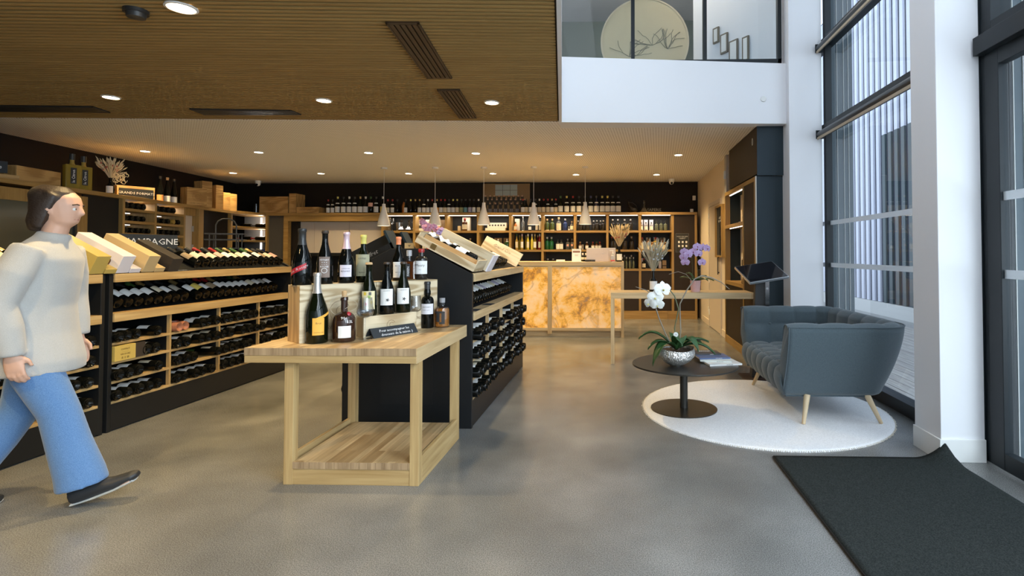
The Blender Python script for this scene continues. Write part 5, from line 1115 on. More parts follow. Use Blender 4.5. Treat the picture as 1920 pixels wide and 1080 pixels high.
# make niches: body is split so that the niche reads as a recess
body = [c for c in rc.children if c.name.startswith('body')][0]; bpy.data.objects.remove(body)
MB().box(.06,.31,0,.60,0,2.115).box(.06,.31,1.69,1.70,0,2.115).box(.06,.31,.60,1.69,0,.82).box(.06,.31,.60,1.69,2.08,2.115).box(.295,.31,.60,1.69,.82,2.08).build('body', BLUEP, rc)
MB().box(.285,.295,.625,1.66,.865,2.065).build('back_panel', BLACK2, rc)
pr_ = thing('printer', 'black device with white lid in the lower niche of tall cabinet', 'device', (1.68, 6.85, .866))
MB().box(0,.17,0,.35,.22,.30).build('body', MBLACK, pr_, bevel=.006); MB().box(0,.17,0,.35,.32,.335).build('lid', WPLAST, pr_); MB().box(.05,.15,.1,.25,0,.22).build('stand', MBLACK, pr_)
wb = thing('wire_basket', 'black wire basket on the lower niche shelf of tall cabinet', 'basket', (1.59, 6.62, .866)); m = MB()
for z in (0,.05,.10,.145): m.box(0,.14,0,.004,z,z+.005).box(0,.14,.2,.204,z,z+.005).box(0,.004,0,.2,z,z+.005)
for y in (0,.05,.1,.15,.2): m.box(0,.004,y,y+.004,0,.15)
m.build('wires', MBLACK, wb)
tag(bx('leaflet', 1.62, 1.72, 6.85, 7.1, 1.6455, 1.665, PAPER), 'folded white leaflet on the upper niche shelf of tall cabinet', 'leaflet')
up = struct(MB().box(1.57,1.88,5.97,7.42,2.135,CZ).build('wall_upper_box', BROWNP)); bx('front_panel', 1.57, 1.88, 5.962, 5.97, 2.117, CZ, BLUEP, up)
struct(bx('wall_niche', 1.78, 1.95, 6.06, 7.8, 0, CZ, pm('cream_plaster',(0,0,0))))
ke = thing('wall_emblem', 'small pale oval emblem high on the dark upper box', 'sign', (1.568, 6.15, 2.53)); MB().lathe([(.02,0),(.026,0),(.026,.004),(.02,.004)], 20).build('ring', pm('pale_print',(.6,.6,.55),.6), ke, rot=(0,R(-90),0)); ke.scale=(1,1,1.6); text('C', .03, MATS['pale_print'], ke, (-.002,0,0), (R(90),0,R(-90)))
tag(MB().box(1.555,1.585,7.71,7.77,2.32,2.44).build('motion_sensor', WPLAST, bevel=.006), 'white alarm sensor on grey trim above the tall cabinet', 'sensor')
bb = thing('framed_chalkboard', 'oak-framed narrow black menu board on the cream wall', 'board', (1.60, 8.0, 1.19))
MB().box(-.03,.02,0,.03,0,.80).box(-.03,.02,.50,.53,0,.80).box(-.03,.02,.03,.50,.77,.80).box(-.03,.02,.03,.50,0,.03).build('frame', shelfoak('z'), bb, bevel=.001)
bx('board', .0, .02, .03, .50, .03, .77, INK, bb); text('CARTE\nDES VINS', .05, CHALK, bb, (-.001,.265,.58), (R(90),0,R(-90))); text('. . . .\n. . .\n. . . .', .05, CHALK, bb, (-.001,.265,.3), (R(90),0,R(-90)))
tag(MB().box(1.60,1.62,7.87,7.91,1.02,1.18).build('intercom', MBLACK, bevel=.003), 'narrow black intercom on the cream wall beside the menu board', 'intercom')
for i, z in enumerate((.24,)): tag(MB().box(1.612,1.62,9.34,9.42,z,z+.08).build('wall_socket', WPLAST), 'white wall socket low on the cream wall beside the door', 'socket')
# ---------------------------------------------------------------- kiosk
ki = thing('information_kiosk', 'black tilted touch screen on a metal stand behind the sofa', 'kiosk', (1.335, 5.44, 0))
MB().box(-.07,.22,-.14,.16,0,.012).build('base_plate', pm('dark_rust', (.05,.03,.025), .4), ki)
MB().quadbox([(.02,-.05,0.012),(.12,-.05,0.012),(.12,.05,0.012),(.02,.05,0.012),(.06,-.06,.99),(.20,-.06,.99),(.20,0,.99),(.06,0,.99)]).build('stand', MBLACK, ki, bevel=.003)
MB().box(.15,.19,-.075,-.062,.55,.98).build('cable_cover', pm('chrome', (.5,.5,.5), .15, 1), ki); MB().lathe([(0,0),(.012,0),(.012,.006),(0,.006)], 16).build('lock', STEEL, ki, loc=(.17,-.07,.90), rot=(R(90),0,0))
sk = MB().box(-.21,.21,-.17,.17,0,.025).build('screen_housing', pm('silver_bezel', (.55,.56,.58), .25, .8), ki, loc=(.13,0,1.045), rot=(R(26),R(-8),R(12)), bevel=.003)
MB().box(-.20,.20,-.16,.16,.025,.028).build('screen', pm('black_screen', (.012,.012,.015), .06), sk)
# ---------------------------------------------------------------- rug
rg_ = thing('round_rug', 'large round off-white rug under the sofa and coffee table', 'rug', (1.165, 4.36, 0))
RUG = fabric('rug_pile', (.70,.70,.71), (.86,.86,.87), 120, 1)
MB().lathe([(0,.014),(.5,.014),(.92,.014),(.945,.010),(.95,.0),(0,0)], 96).build('pile', RUG, rg_, smooth=60)
fm = MB(); rr = random.Random(9)
for i in range(420):
    a = i/420*2*math.pi; r0 = .945; fm.tube([(r0*math.cos(a), r0*math.sin(a), .008), ((r0+rr.uniform(.006,.016))*math.cos(a+rr.uniform(-.006,.006)), (r0+.012)*math.sin(a+rr.uniform(-.006,.006)), .004)], .0025, 4)
q = fm.build('fringe', pm('rug_binding', (.60,.56,.48), .95), rg_); q['kind'] = 'stuff'
# ---------------------------------------------------------------- coffee table
cf = thing('coffee_table', 'low matt dark round-edged metal coffee table on a pedestal', 'table', (.54, 4.30, .0145))
CM = pm('bronze_black_metal', (.055,.052,.046), .34, .6)
pts = []
for i in range(72):
    t = 2*math.pi*i/72; rx = .375+.02*math.cos(2*t); ry = .41+.02*math.sin(t); sk_ = .05*math.sin(t); pts.append((rx*math.cos(t)-.02-.5*sk_*1.2, ry*math.sin(t)-.27))
pts = [(x, y+.07) for x, y in pts]
MB().prism(pts, 'z', .385, .397).build('table_top', CM, cf, bevel=.002)
MB().lathe([(0,0),(.262,0),(.262,.006),(0,.007)], 64).build('base_plate', CM, cf, smooth=30); MB().cyl((0,0,.006), .031, .38, 28).build('column', CM, cf, smooth=30)
CFZ = .412
# magazines
mg = [((.80,4.12), R(12), .25, .19, .012, 'bottom magazine of the stack, white cover with black spine lettering', pm('mag_white',(.66,.66,.64),.3), 'HÔTELLERIE'),
      ((.77,4.18), R(-8), .23, .17, .010, 'second magazine from bottom, white cover with green marks', pm('mag_pale',(.62,.66,.62),.3), 'vins & terroir'),
      ((.75,4.24), R(8), .24, .17, .011, 'blue-covered magazine in the stack on coffee table', pm('mag_blue',(.06,.10,.22),.3), 'CÔTE BLEUE'),
      ((.72,4.33), R(5), .20, .15, .012, 'small black booklet on top at the back of the stack', pm('mag_black',(.03,.03,.035),.35), 'CARNET')]
z = CFZ
for (x,y), rz, w, d, h, l_, m_, t_ in mg:
    o = thing('magazine', l_, 'magazine', (x,y,z), rz, 'magazines stacked on the coffee table')
    MB().box(-w/2,w/2,-d/2,d/2,.0015,h-.0015).build('pages', PAPER, o); MB().box(-w/2-.003,w/2+.003,-d/2-.002,d/2+.003,h-.0015,h).box(-w/2-.003,w/2+.003,-d/2-.002,d/2+.003,0,.0015).box(-w/2-.003,w/2+.003,-d/2-.003,-d/2-.001,0,h).build('cover', m_, o)
    text(t_, .03, INK if 'white' in m_.name or 'pale' in m_.name else PAPER, o, (-.0,.03,h+.0005), (0,0,0)); text(t_, .009, INK if 'white' in m_.name or 'pale' in m_.name else PAPER, o, (.03,-d/2-.0034,h/2), (R(90),0,0)); z += h+.0005
# white orchid
wo = thing('potted_orchid', 'white orchid with drooping leaves in a hammered silver bowl', 'plant', (.448, 4.02, CFZ))
def bump_(u, v):
    a = 2*math.pi*u; t = v; r = .040+.098*math.sin(min(1,t*1.12)*math.pi*.62)**.8 if t > 0 else .035
    z = .005+.125*t+.008*math.sin(a*2+1)*t
    n = .0035*math.sin(a*34+math.sin(t*19)*2.5)*math.cos(t*44+math.sin(a*13)*2)
    return ((r+n)*math.cos(a), (r+n)*math.sin(a), z)
MB().grid(bump_, 240, 60).build('bowl', pm('hammered_silver', (.70,.68,.65), .30, .7), wo, smooth=180)
MB().cyl((0,0,0), .045, .008, 28).build('saucer', WGLASS, wo); MB().cyl((0,0,.105), .112, .01, 30).build('soil', pm('bark_soil',(0,0,0)), wo)
for az, L, W_, ri, dr in ((3.7,.20,.085,.12,.22),(3.3,.20,.06,.10,.10),(3.0,.26,.055,.16,.10),(4.9,.14,.09,.14,.10),(5.6,.18,.085,.14,.14),(.2,.24,.055,.09,.05),(-.35,.27,.05,.09,.11),(.5,.22,.06,.10,.08),(1.6,.2,.06,.12,.06)): strap_leaf(wo, (0,0,.115), az, L*1.22, W_*1.2, ri*1.1, dr*1.05)
def P3(l): return [Vector(p) for p in l]
st1 = [(-.02,0,.12),(-.08,0,.24),(-.13,-.01,.36),(-.16,0,.46),(-.17,0,.53),(-.22,0,.56),(-.30,.02,.585)]
st2 = [(.02,0,.12),(.035,0,.26),(.03,0,.40),(.03,0,.46),(.08,0,.56),(.14,0,.645),(.19,0,.67),(.27,0,.655),(.34,0,.62),(.40,0,.57)]
st3 = [(-.0,0,.12),(-.01,0,.28),(.02,0,.42),(-.01,0,.52),(-.06,0,.58),(-.09,0,.62)]
st4 = [(.0,0,.12),(.02,0,.3),(.0,0,.48),(-.04,0,.60),(-.10,0,.66)]
for i, s in enumerate((st1, st2, st3)): MB().tube(s, [.0048]*(len(s)-2)+[.0034,.002], 7).build('stem', WOODY if i != 2 else STEM, wo, smooth=60)
MB().tube([(-.05,.02,.68),(.02,.02,.70),(.08,.02,.68),(.13,.02,.62)], .002, 6).build('stem', WOODY, wo, smooth=60)
tg = MB().lathe([(0,0),(.018,0),(.018,.003),(0,.003)], 20).build('plant_tag', WPLAST, wo, loc=(-.005,-.03,.235), rot=(R(90),0,0)); text('10', .016, INK, tg, (0,0,.0036), (0,0,0))
WPET = fabric('white_petal', (.78,.80,.76), (.88,.90,.88), 60, .6); YLIP = pm('yellow_lip', (.55,.50,.12), .5)
for x, z, f, s in ((-.10,0.57,(.3,-1,.1),.062),(-.155,0.51,(-.1,-1,-.1),.058),(-.20,0.465,(-.8,-1,-.2),.045),(-.14,0.455,(-.1,-1,-.4),.05)): orchid_flower(wo, (x,-.02,z), f, s, WPET, YLIP)
for p in st1[2:6]+st2[3:8]: pass
# ---------------------------------------------------------------- door mat
mt_ = thing('door_mat', 'large dark grey carpet mat at the entrance, corner curled on the pillar', 'mat', (0,0,0))
def matf(u, v):
    x = .957+1.05*u; y = 3.31-2.3*v; z = .010
    c = max(0, 1-math.hypot(x-2.007, y-3.31)/.22); z += .10*c*c; 
    return (x-.04*c, y-.03*c, z)
o = MB().grid(matf, 40, 60).build('carpet', fabric('mat_carpet', (.012,.015,.015), (.036,.041,.039), 200, 1, 0, .1), mt_, smooth=80); sm = o.modifiers.new('thickness','SOLIDIFY'); sm.thickness = .008; sm.offset = -1
def e1(t): p = matf(0, t); return (p[0], p[1], p[2])
MB().tube([matf(0,k/30) for k in range(31)], .006, 6).tube([matf(k/30,0) for k in range(31)], .006, 6).tube([matf(1,k/30) for k in range(31)], .006, 6).build('rubber_edge', pm('rubber', (.015,.015,.017), .7), mt_, smooth=60)
# ---------------------------------------------------------------- sofa
so = thing('tufted_sofa', 'grey-blue tufted two-seat sofa with splayed wooden legs by the window', 'sofa', (0,0,0))
SF = fabric('sofa_fabric', (.048,.070,.083), (.100,.132,.150), 420, .95)
def plan(t, off, z=0):
    """U-shaped plan: t 0..1 from near arm front round the back to the far arm front; off = inward offset (m)"""
    xf, xb, yn, yfar, r = 1.22, 2.12, 3.80, 5.24, .26
    L1 = xb-r-xf; La = math.pi/2*r; L2 = (yfar-r)-(yn+r); T = 2*L1+2*La+L2; s = t*T
    if s < L1: p = (xf+s, yn); n = (0,1)
    elif s < L1+La: a = (s-L1)/r; p = (xb-r+r*math.sin(a), yn+r-r*math.cos(a)); n = (-math.sin(a), math.cos(a))
    elif s < L1+La+L2: p = (xb, yn+r+s-L1-La); n = (-1,0)
    elif s < L1+2*La+L2: a = (s-L1-La-L2)/r; p = (xb-r+r*math.cos(a), yfar-r+r*math.sin(a)); n = (-math.cos(a), -math.sin(a))
    else: q = s-L1-2*La-L2; p = (xb-r-q, yfar); n = (0,-1)
    return p[0]+n[0]*off, p[1]+n[1]*off
SZ0, SZ1 = .205, .725
def outer(u, v):
    # v 0 bottom centre line .. 1 top edge
    if v < .25: q = v/.25; off = .215-.065*math.sin(q*math.pi/2); z = SZ0+.05*(1-math.cos(q*math.pi/2))
    else: q = (v-.25)/.75; off = .15*(1-q)**1.6; z = SZ0+.05+(SZ1-SZ0-.05)*q
    x, y = plan(u, off); return (x, y, z)
o = MB().grid(outer, 110, 16).build('outer_shell', SF, so, smooth=70); sm = o.modifiers.new('thickness','SOLIDIFY'); sm.thickness = .03; sm.offset = -1
NC = 13
def inner(u, v):
    # from the top outer edge over the top and down the inside
    if v < .30: q = v/.30; off = .012+.115*q; z = SZ1-.015+.03*math.sin(q*math.pi)**.7
    else: q = (v-.30)/.70; off = .127+.055*q; z = SZ1-.015-.36*q
    cu = u*NC; fu = abs(math.sin(math.pi*cu)); fv = abs(math.sin(math.pi*(.0 if v < .0 else (v/.30*.5 if v < .30 else (.5+ (v-.30)/.70*1.5)))))
    d = .031*(fu**.5)*(fv**.5 if v > .3 else max(fv,.0)**.4 if v < .1 else 1) 
    if v >= .30: off += d*.9
    else: z += d*.35*math.sin(v/.30*math.pi*.9+.1); off += d*.4
    x, y = plan(u, off); return (x, y, z)
MB().grid(inner, 240, 48).build('tufted_backrest', SF, so, smooth=180)
# arm front faces
for t, nm in ((0.0,'arm_front'),(1.0,'arm_front')):
    q = MB(); ring = []
    for k in range(17): ring.append(outer(t, k/16))
    ring2 = [inner(t, k/12) for k in range(13)]
    pts = ring+ring2
    cx_ = sum(p[0] for p in pts)/len(pts); cy_ = sum(p[1] for p in pts)/len(pts); cz_ = sum(p[2] for p in pts)/len(pts)
    q.v = [tuple(p) for p in pts]+[(cx_-.035, cy_, cz_)]; n = len(pts)
    for k in range(n): q.f.append((k, (k+1) % n, n)); q.m.append(0)
    q.build(nm, SF, so, smooth=60)
    MB().tube([(p[0]-.004,p[1],p[2]) for p in ring[4:]]+[(p[0]-.004,p[1],p[2]) for p in ring2[:9]], .004, 6).build('piping', SF, so, smooth=60)
MB().tube([(lambda p: (p[0],p[1],p[2]+.002))(outer(k/80,1)) for k in range(81)], .005, 6).build('piping', SF, so, smooth=60)
def seat(u, v):
    # u along y (near->far), v from bottom of the front edge over the top to the back
    y0, y1 = 3.93, 5.11; y = y0+(y1-y0)*u
    if v < .28: q = v/.28*math.pi/2; x = 1.215+.09*(1-math.sin(q)) - .03; x = 1.20+.0*q; x = 1.235-.035*math.sin(q*1.2); z = .225+.13*(v/.28)
    elif v < .42: q = (v-.28)/.14*math.pi/2; x = 1.20+.07*(1-math.cos(q)); z = .355+.055*math.sin(q)
    else: x = 1.27+.72*(v-.42)/.58; z = .41-.015*(v-.42)/.58
    fu = abs(math.sin(math.pi*u*7)); fv = 1 if v < .40 else abs(math.sin(math.pi*((v-.40)/.60*4)))
    d = .024*(fu**.5)*(fv**.5)
    if v < .28: x -= d
    elif v < .42: x -= d*.6; z += d*.7
    else: z += d
    return (x, y, z)
MB().grid(seat, 168, 60).build('seat', SF, so, smooth=180)
q = MB(); 
q.prism([(1.25,3.99),(1.86,3.99),(1.9,4.1),(1.9,4.94),(1.86,5.05),(1.25,5.05)], 'z', .198, .235).build('seat_base', SF, so)
bt_ = MB()
for i in range(1,7):
    for j in (0,1,2,3): 
        p = seat(i/7, .40+.15*j+.0001); bt_.lathe([(0,.006),(.010,.003),(.012,0)], 10, c=(p[0],p[1],p[2]))
for i in range(1,NC):
    p = inner(i/NC, .30+.70/3); bt_.lathe([(0,.008),(.011,.004),(.013,-.004),(0,-.008)], 10, c=p)
q = bt_.build('tuft_buttons', SF, so, smooth=60); q['kind'] = 'stuff'
LG = pm('sofa_leg_beech', (.62,.48,.30), .45)
for (tx, ty, bx_, by_) in ((1.40,3.98,1.355,3.93),(1.84,4.0,1.925,3.96),(1.36,5.03,1.285,5.08),(1.84,5.03,1.92,5.08)):
    MB().tube([(bx_,by_,.0145),(tx,ty,.215)], [.013,.023], 20).build('leg', LG, so, smooth=40)
# ---------------------------------------------------------------- shelving along the left wall
LA = math.atan2(.9863, -.1647)
lc = thing('shelf_cabinet', 'oak and black shelving cabinet along the left wall', 'shelving', (-6.136, 4.80, 0), LA)
def ls(px_): k = math.tan(math.atan((px_-1125)/1000)-.03); return (-6.136-4.8*k)/(.1647+.9863*k)
def lw_pt(s, d, z): return (-6.136-.1647*s-.9863*d, 4.80+.9863*s-.1647*d, z)
LE = ls(433)
MB().box(-1.2, LE+.5, -.02, .42, 1.965, 2.012).build('top_board', shelfoak('x'), lc, bevel=.002)
s0, s1, s2 = ls(229), ls(289.5), ls(344)
for a in (s0, s1, s2): bx('upright', a, a+.04, 0, .38, 0, 1.965, shelfoak('z'), lc, bevel=.001)
zs = [1.815, 1.652, 1.489, 1.326, 1.163, 1.0, .837, .2]
for z in zs:
    for a, b in ((s0+.04, s1), (s1+.04, s2)): bx('shelf', a, b, .004, .37, z, z+.034, shelfoak('x'), lc)
for a, b in ((s0+.04, s1), (s1+.04, s2)):
    bx('back_panel', a, b, .36, .37, 0, 1.965, pm('back_panel_grey', (.30,.30,.30), .5), lc)
    for z in [1.965]+zs[:6]: bx('led_strip', a+.03, b-.03, .30, .312, z-.008, z-.001, LEDW, lc)
bx('side_panel', ls(163), s0, .05, .07, 0, 1.965, BLACK, lc)
# glazed wine cupboard at the far left
MB().box(-1.2,ls(163),0,.05,1.80,1.93).box(ls(142),ls(163),0,.05,0,1.80).box(-1.2,ls(163),.0,.05,0,.1).build('door_frame', shelfoak('z'), lc, bevel=.002)
bx('glass_door', -1.2, ls(142), .02, .03, .1, 1.80, pm('olive_glass', (.10,.10,.07), .12), lc); MB().box(ls(139),ls(143),-.005,.02,.1,1.8).build('door_edge', MBLACK, lc)
# beige service door between the racks
MB().box(s2+.04,ls(376),.05,.10,1.85,1.965).box(ls(372),ls(381),.0,.12,0,1.965).build('door_frame', shelfoak('z'), lc)
bx('door', s2+.06, ls(372), .10, .13, 0, 1.85, BEIGE, lc)
for z in (1.3,1.6): bx('hinge', ls(371), ls(373.5), .07, .10, z, z+.09, STEEL, lc)
bx('side_panel', ls(381), LE, .06, .08, 0, 1.965, BLACK2, lc)
bx('upright', LE, LE+.045, 0, .42, 0, 1.965, shelfoak('z'), lc)
rl = random.Random(6)
pat = [(zs[0]+.034, 4, 4), (zs[1]+.034, 4, 5), (zs[2]+.034, 5, 5), (zs[3]+.034, 0, 5), (zs[4]+.034, 0, 4)]
rown = ['top','second','third','fourth','fifth']
for r_, (z, n1, n2) in enumerate(pat):
    for cell, (a, b, n) in enumerate(((s0+.04, s1, n1), (s1+.04, s2, n2))):
        for i in range(n):
            s = a+.06+(b-a-.10)*(i/(4.4)) if n > 1 else a+.1
            if s > b-.04: continue
            g = G_GOLD if (r_ == 1 and cell == 1 and i == 3) else G_DARK
            M = Matrix.Rotation(LA, 3, 'Z') @ Matrix.Rotation(R(-90), 3, 'X') @ Matrix.Rotation(R(-90)+R(rl.uniform(-30,30)), 3, 'Z')
            b_ = bottle('champagne' if r_ == 0 else 'bordeaux', g, None, F_BLACK, rot=M.to_euler(), loc=lw_pt(s, .02, z+(.044 if r_ == 0 else .038)), seg=14)
            tag(b_, '%s bottle base, %s from left, %s row of %s bay, left wall rack' % ('golden' if g is G_GOLD else 'dark', ORD[i], rown[r_], ['left','right'][cell]), 'bottle', 'bottle bases in the left wall rack')
light('led_glow', 'AREA', lw_pt((s0+s2)/2, .2, 1.95), 6, (1,.93,.85), (0,0,LA), shape='RECTANGLE', size=1.6, size_y=.1)
# lit corner rack
cr = thing('corner_rack', 'small corner wine rack lit by vertical light strips', 'shelving', (-7.0, 9.9, 0))
cA = Vector(lw_pt(LE+.05, .02, 0)); cB = Vector((-6.82, 10.22, 0)); cBack = Vector((-7.45, 10.55, 0))
def tri(z0, z1, name, m_):
    poly = [(cA.x+7.0, cA.y-9.9), (cB.x+7.0, cB.y-9.9), (cB.x+7.0, 10.55-9.9), (cBack.x+7.0, cBack.y-9.9), (cA.x-.42+7.0, cA.y-.05-9.9)]
    MB().prism(poly, 'z', z0, z1).build(name, m_, cr)
for z in (1.72, 1.47, 1.22): tri(z, z+.03, 'shelf', shelfoak('x'))
tri(1.985, 2.03, 'top_board', shelfoak('x'))
bx('upright', -6.84+7.0, -6.80+7.0, .30, .64, 0, 1.985, shelfoak('z'), cr)
MB().box(cBack.x-.02+7.0, -6.84+7.0, .60, .62, 0, 1.985).build('back_panel', pm('grey_mirror', (.16,.16,.16), .35), cr)
for k, z0 in enumerate((.9, 1.25, 1.50, 1.75)):
    for x in (.05-.17, .12): bx('led_strip', x-.012, x+.012, .585, .598, z0, z0+(.21 if k else .3), LEDW, cr)
for i, z in enumerate((1.75, 1.50, 1.25)):
    for j, x in enumerate((-7.28, -7.0)):
        b_ = bottle('bordeaux', G_BLUE if (i == 2 and j) else G_DARK, L_CREAM, F_RED if i == 1 else F_BLACK, rot=(0,R(-78),0), loc=(x+.16, 10.2+.02*j, z+.04), seg=14)
        b_.rotation_euler = (Matrix.Rotation(R(-90),3,'Y') @ Matrix.Rotation(R(50),3,'Z')).to_euler()
        tag(b_, '%s bottle lying sideways on %s shelf of the lit corner rack' % (['left','right'][j], ['top','middle','bottom'][i]), 'bottle', 'bottles in the lit corner rack')
light('led_glow', 'POINT', (-6.98, 10.3, 1.86), 4, (1,.93,.85), shadow_soft_size=.05); light('led_glow', 'POINT', (-6.98, 10.3, 1.6), 3, (1,.93,.85), shadow_soft_size=.05)
# things standing on the left shelf
TZ2 = 2.0125
def onl(px_, d=.12): return lw_pt(ls(px_)*1.0, d, TZ2)
for i, x in enumerate((158, 179)):
    o = thing('liqueur_bottle', '%s of two big flat golden liqueur bottles on the left wall shelf' % ['left','right'][i], 'bottle', onl(x, .15), LA-R(90)+R(60), 'big golden liqueur bottles')
    MB().box(-.075,.075,-.04,.04,.008,.30).build('body', pm('golden_liqueur', (.50,.36,.05), .08, trans=.5), o, bevel=.012); MB().lathe([(.03,.30),(.022,.32),(.022,.36),(0,.36)], 18).build('neck', G_GOLD, o, smooth=40); MB().lathe([(0,.355),(.026,.355),(.026,.43),(0,.43)], 18).build('cap', F_BLACK, o, smooth=40)
    bx('label', -.028, .028, -.0415, -.040, .07, .26, INK, o); text('le Citron', .042, CHALK, o, (0,-.042,.16), (R(90),R(-90),0))
bq = bouquet('dried_bouquet', 'dried cream and pink flowers in a cut bottle on left wall shelf', onl(224,.12), 'burgundy', .26, .15, [pm('straw_c',(0,0,0)), pm('cream_bloom', (.70,.60,.42), .9)], 70, 12, accent=pm('dusty_pink',(0,0,0)), vs=1.05)
bq.rotation_euler = (0,0,R(20))
fm_ = MB(); rr = random.Random(21)
for k in range(26):
    a = rr.uniform(0,6.28); c = Vector((.11+rr.uniform(-.05,.07), -.03, .22+rr.uniform(-.07,.06))); fm_.tube([c+Vector((.035*math.cos(a+t*.7)*(1-t*.08),.02*math.sin(t),.035*math.sin(a+t*.7))) for t in range(6)], .004, 4)
q = fm_.build('curled_grass', pm('cream_bloom',(0,0,0)), bq); q['kind'] = 'stuff'
gsn = thing('chalk_sign', 'black chalk sign reading GRANDS FORMATS on the left wall shelf', 'sign', onl(266,.08), R(62))
MB().box(-.19,.19,-.006,.006,0,.125).build('board', SLATE, gsn); text('GRANDS FORMATS', .047, CHALK, gsn, (0,-.0075,.063), (R(90),0,0))
c_ = solid_crate('low wooden crate right behind the GRANDS FORMATS sign', onl(254,.24), R(62), .42, .12, .165)
for i, x in enumerate((312.5, 325.5, 338)):
    b_ = bottle('hock', G_DARK, [lab((.50,.22,.08),'hock_art'),L_WHITE,L_WHITE][i], [F_BLACK,F_CORK,F_BLACK][i], z=(.03,.26), ang=70, fz=.88, seg=18, loc=onl(x,.10)); face(b_, 40); b_.scale = (1.1,1.1,1.1)
    tag(b_, '%s of three slender hock bottles on the left wall shelf' % ORD[i], 'bottle', 'hock bottles on the left wall shelf')
crs = [(353,.30,.16,.28,.07,'square wooden crate with logo on left wall shelf, leftmost of five'),(381,.16,.20,.43,0,'tallest upright wooden crate of five on left wall shelf'),(407,.12,.2,.41,0,'narrow upright crate right of the tallest, left wall shelf'),(421,.12,.2,.31,0,'fourth upright crate near the corner, left wall shelf'),(433,.13,.2,.31,0,'last upright crate near the corner, left wall shelf')]
for x, w, d, h, lg_, l_ in crs: solid_crate(l_, onl(x,.03), LA-R(90)+R(62), w, d, h, lg_)
solid_crate('long low wooden crate at the far left of the left wall shelf', onl(40,.06), LA, ls(122)-ls(40), .2, .165)
solid_crate('flat crate under the leftmost chalk sign, left wall shelf', onl(3,.10), R(70), .2, .15, .05)
s3 = thing('chalk_sign', 'partly visible chalk sign at the left picture edge on shelf', 'sign', (onl(3,.12)[0], onl(3,.12)[1], TZ2+.062), R(62))
MB().box(-.2,.12,-.006,.006,0,.12).build('board', SLATE, s3); text('Savoie', .06, CHALK, s3, (0,-.0075,.06), (R(90),0,0), shear=.3)
# ---------------------------------------------------------------- walking person
def tube2(mb, secs, seg=14, mi=0):
    """secs: (x, y, z, side_radius, forward_radius)"""
    n0 = len(mb.v); k = len(secs); P_ = [Vector(s[:3]) for s in secs]
    dd = P_[-1]-P_[0]; flat = abs(dd.x) > abs(dd.z)+abs(dd.y)
    for i, s in enumerate(secs):
        t = (P_[min(i+1,k-1)]-P_[max(i-1,0)]).normalized(); fw = Vector((0,0,1)) if flat else Vector((1,0,0))
        side = t.cross(fw).normalized(); f = side.cross(t)
        for j in range(seg):
            a = 2*math.pi*j/seg; mb.v.append(tuple(P_[i]+side*math.cos(a)*s[3]+f*math.sin(a)*s[4]))
    for i in range(k-1):
        for j in range(seg): j2 = (j+1) % seg; mb.f.append((n0+i*seg+j, n0+i*seg+j2, n0+(i+1)*seg+j2, n0+(i+1)*seg+j)); mb.m.append(mi)
    mb.f.append(tuple(n0+j for j in range(seg))[::-1]); mb.m.append(mi); mb.f.append(tuple(n0+(k-1)*seg+j for j in range(seg))); mb.m.append(mi)
    return mb
def organic(mb, name, m_, parent, voxel, smooth_it=4):
    o = mb.build(name, m_, parent)
    r_ = o.modifiers.new('remesh', 'REMESH'); r_.mode = 'VOXEL'; r_.voxel_size = voxel; r_.use_smooth_shade = True
    s_ = o.modifiers.new('smooth', 'SMOOTH'); s_.iterations = smooth_it; s_.factor = .5
    dg = bpy.context.evaluated_depsgraph_get(); me = bpy.data.meshes.new_from_object(o.evaluated_get(dg), depsgraph=dg); me.materials.clear(); me.materials.append(m_)
    me.polygons.foreach_set('use_smooth', [True]*len(me.polygons))
    o.modifiers.clear(); o.data = me; me.name = name; return o
pe = thing('person', 'person walking right in pale loose jumper, blue jeans and dark shoes', 'person', (-2.88, 2.58, 0), R(20))
SKIN = pm('skin', (.58,.34,.24), .5); 
b = MB()
tube2(b, [(0,0,.80,.15,.10),(0,0,.88,.155,.105),(.01,0,1.0,.125,.09),(.03,0,1.14,.14,.10),(.04,0,1.24,.165,.10),(.045,0,1.30,.13,.075),(.055,0,1.335,.055,.05),(.065,0,1.39,.05,.052),(.07,0,1.42,.052,.056)], 18)
tube2(b, [(.085,0,1.385,.035,.03),(.092,0,1.405,.052,.058),(.085,0,1.44,.064,.080),(.075,0,1.48,.073,.092),(.068,0,1.52,.072,.090),(.066,0,1.555,.055,.07),(.066,0,1.575,.02,.03)], 18)
tube2(b, [(.152,0,1.488,.009,.010),(.163,0,1.468,.011,.012),(.168,0,1.452,.014,.013),(.155,0,1.442,.012,.01)], 8)
for sgn_ in (-1, 1): tube2(b, [(.065,.070*sgn_,1.445,.006,.012),(.062,.080*sgn_,1.465,.008,.016),(.060,.080*sgn_,1.485,.007,.014)], 8)
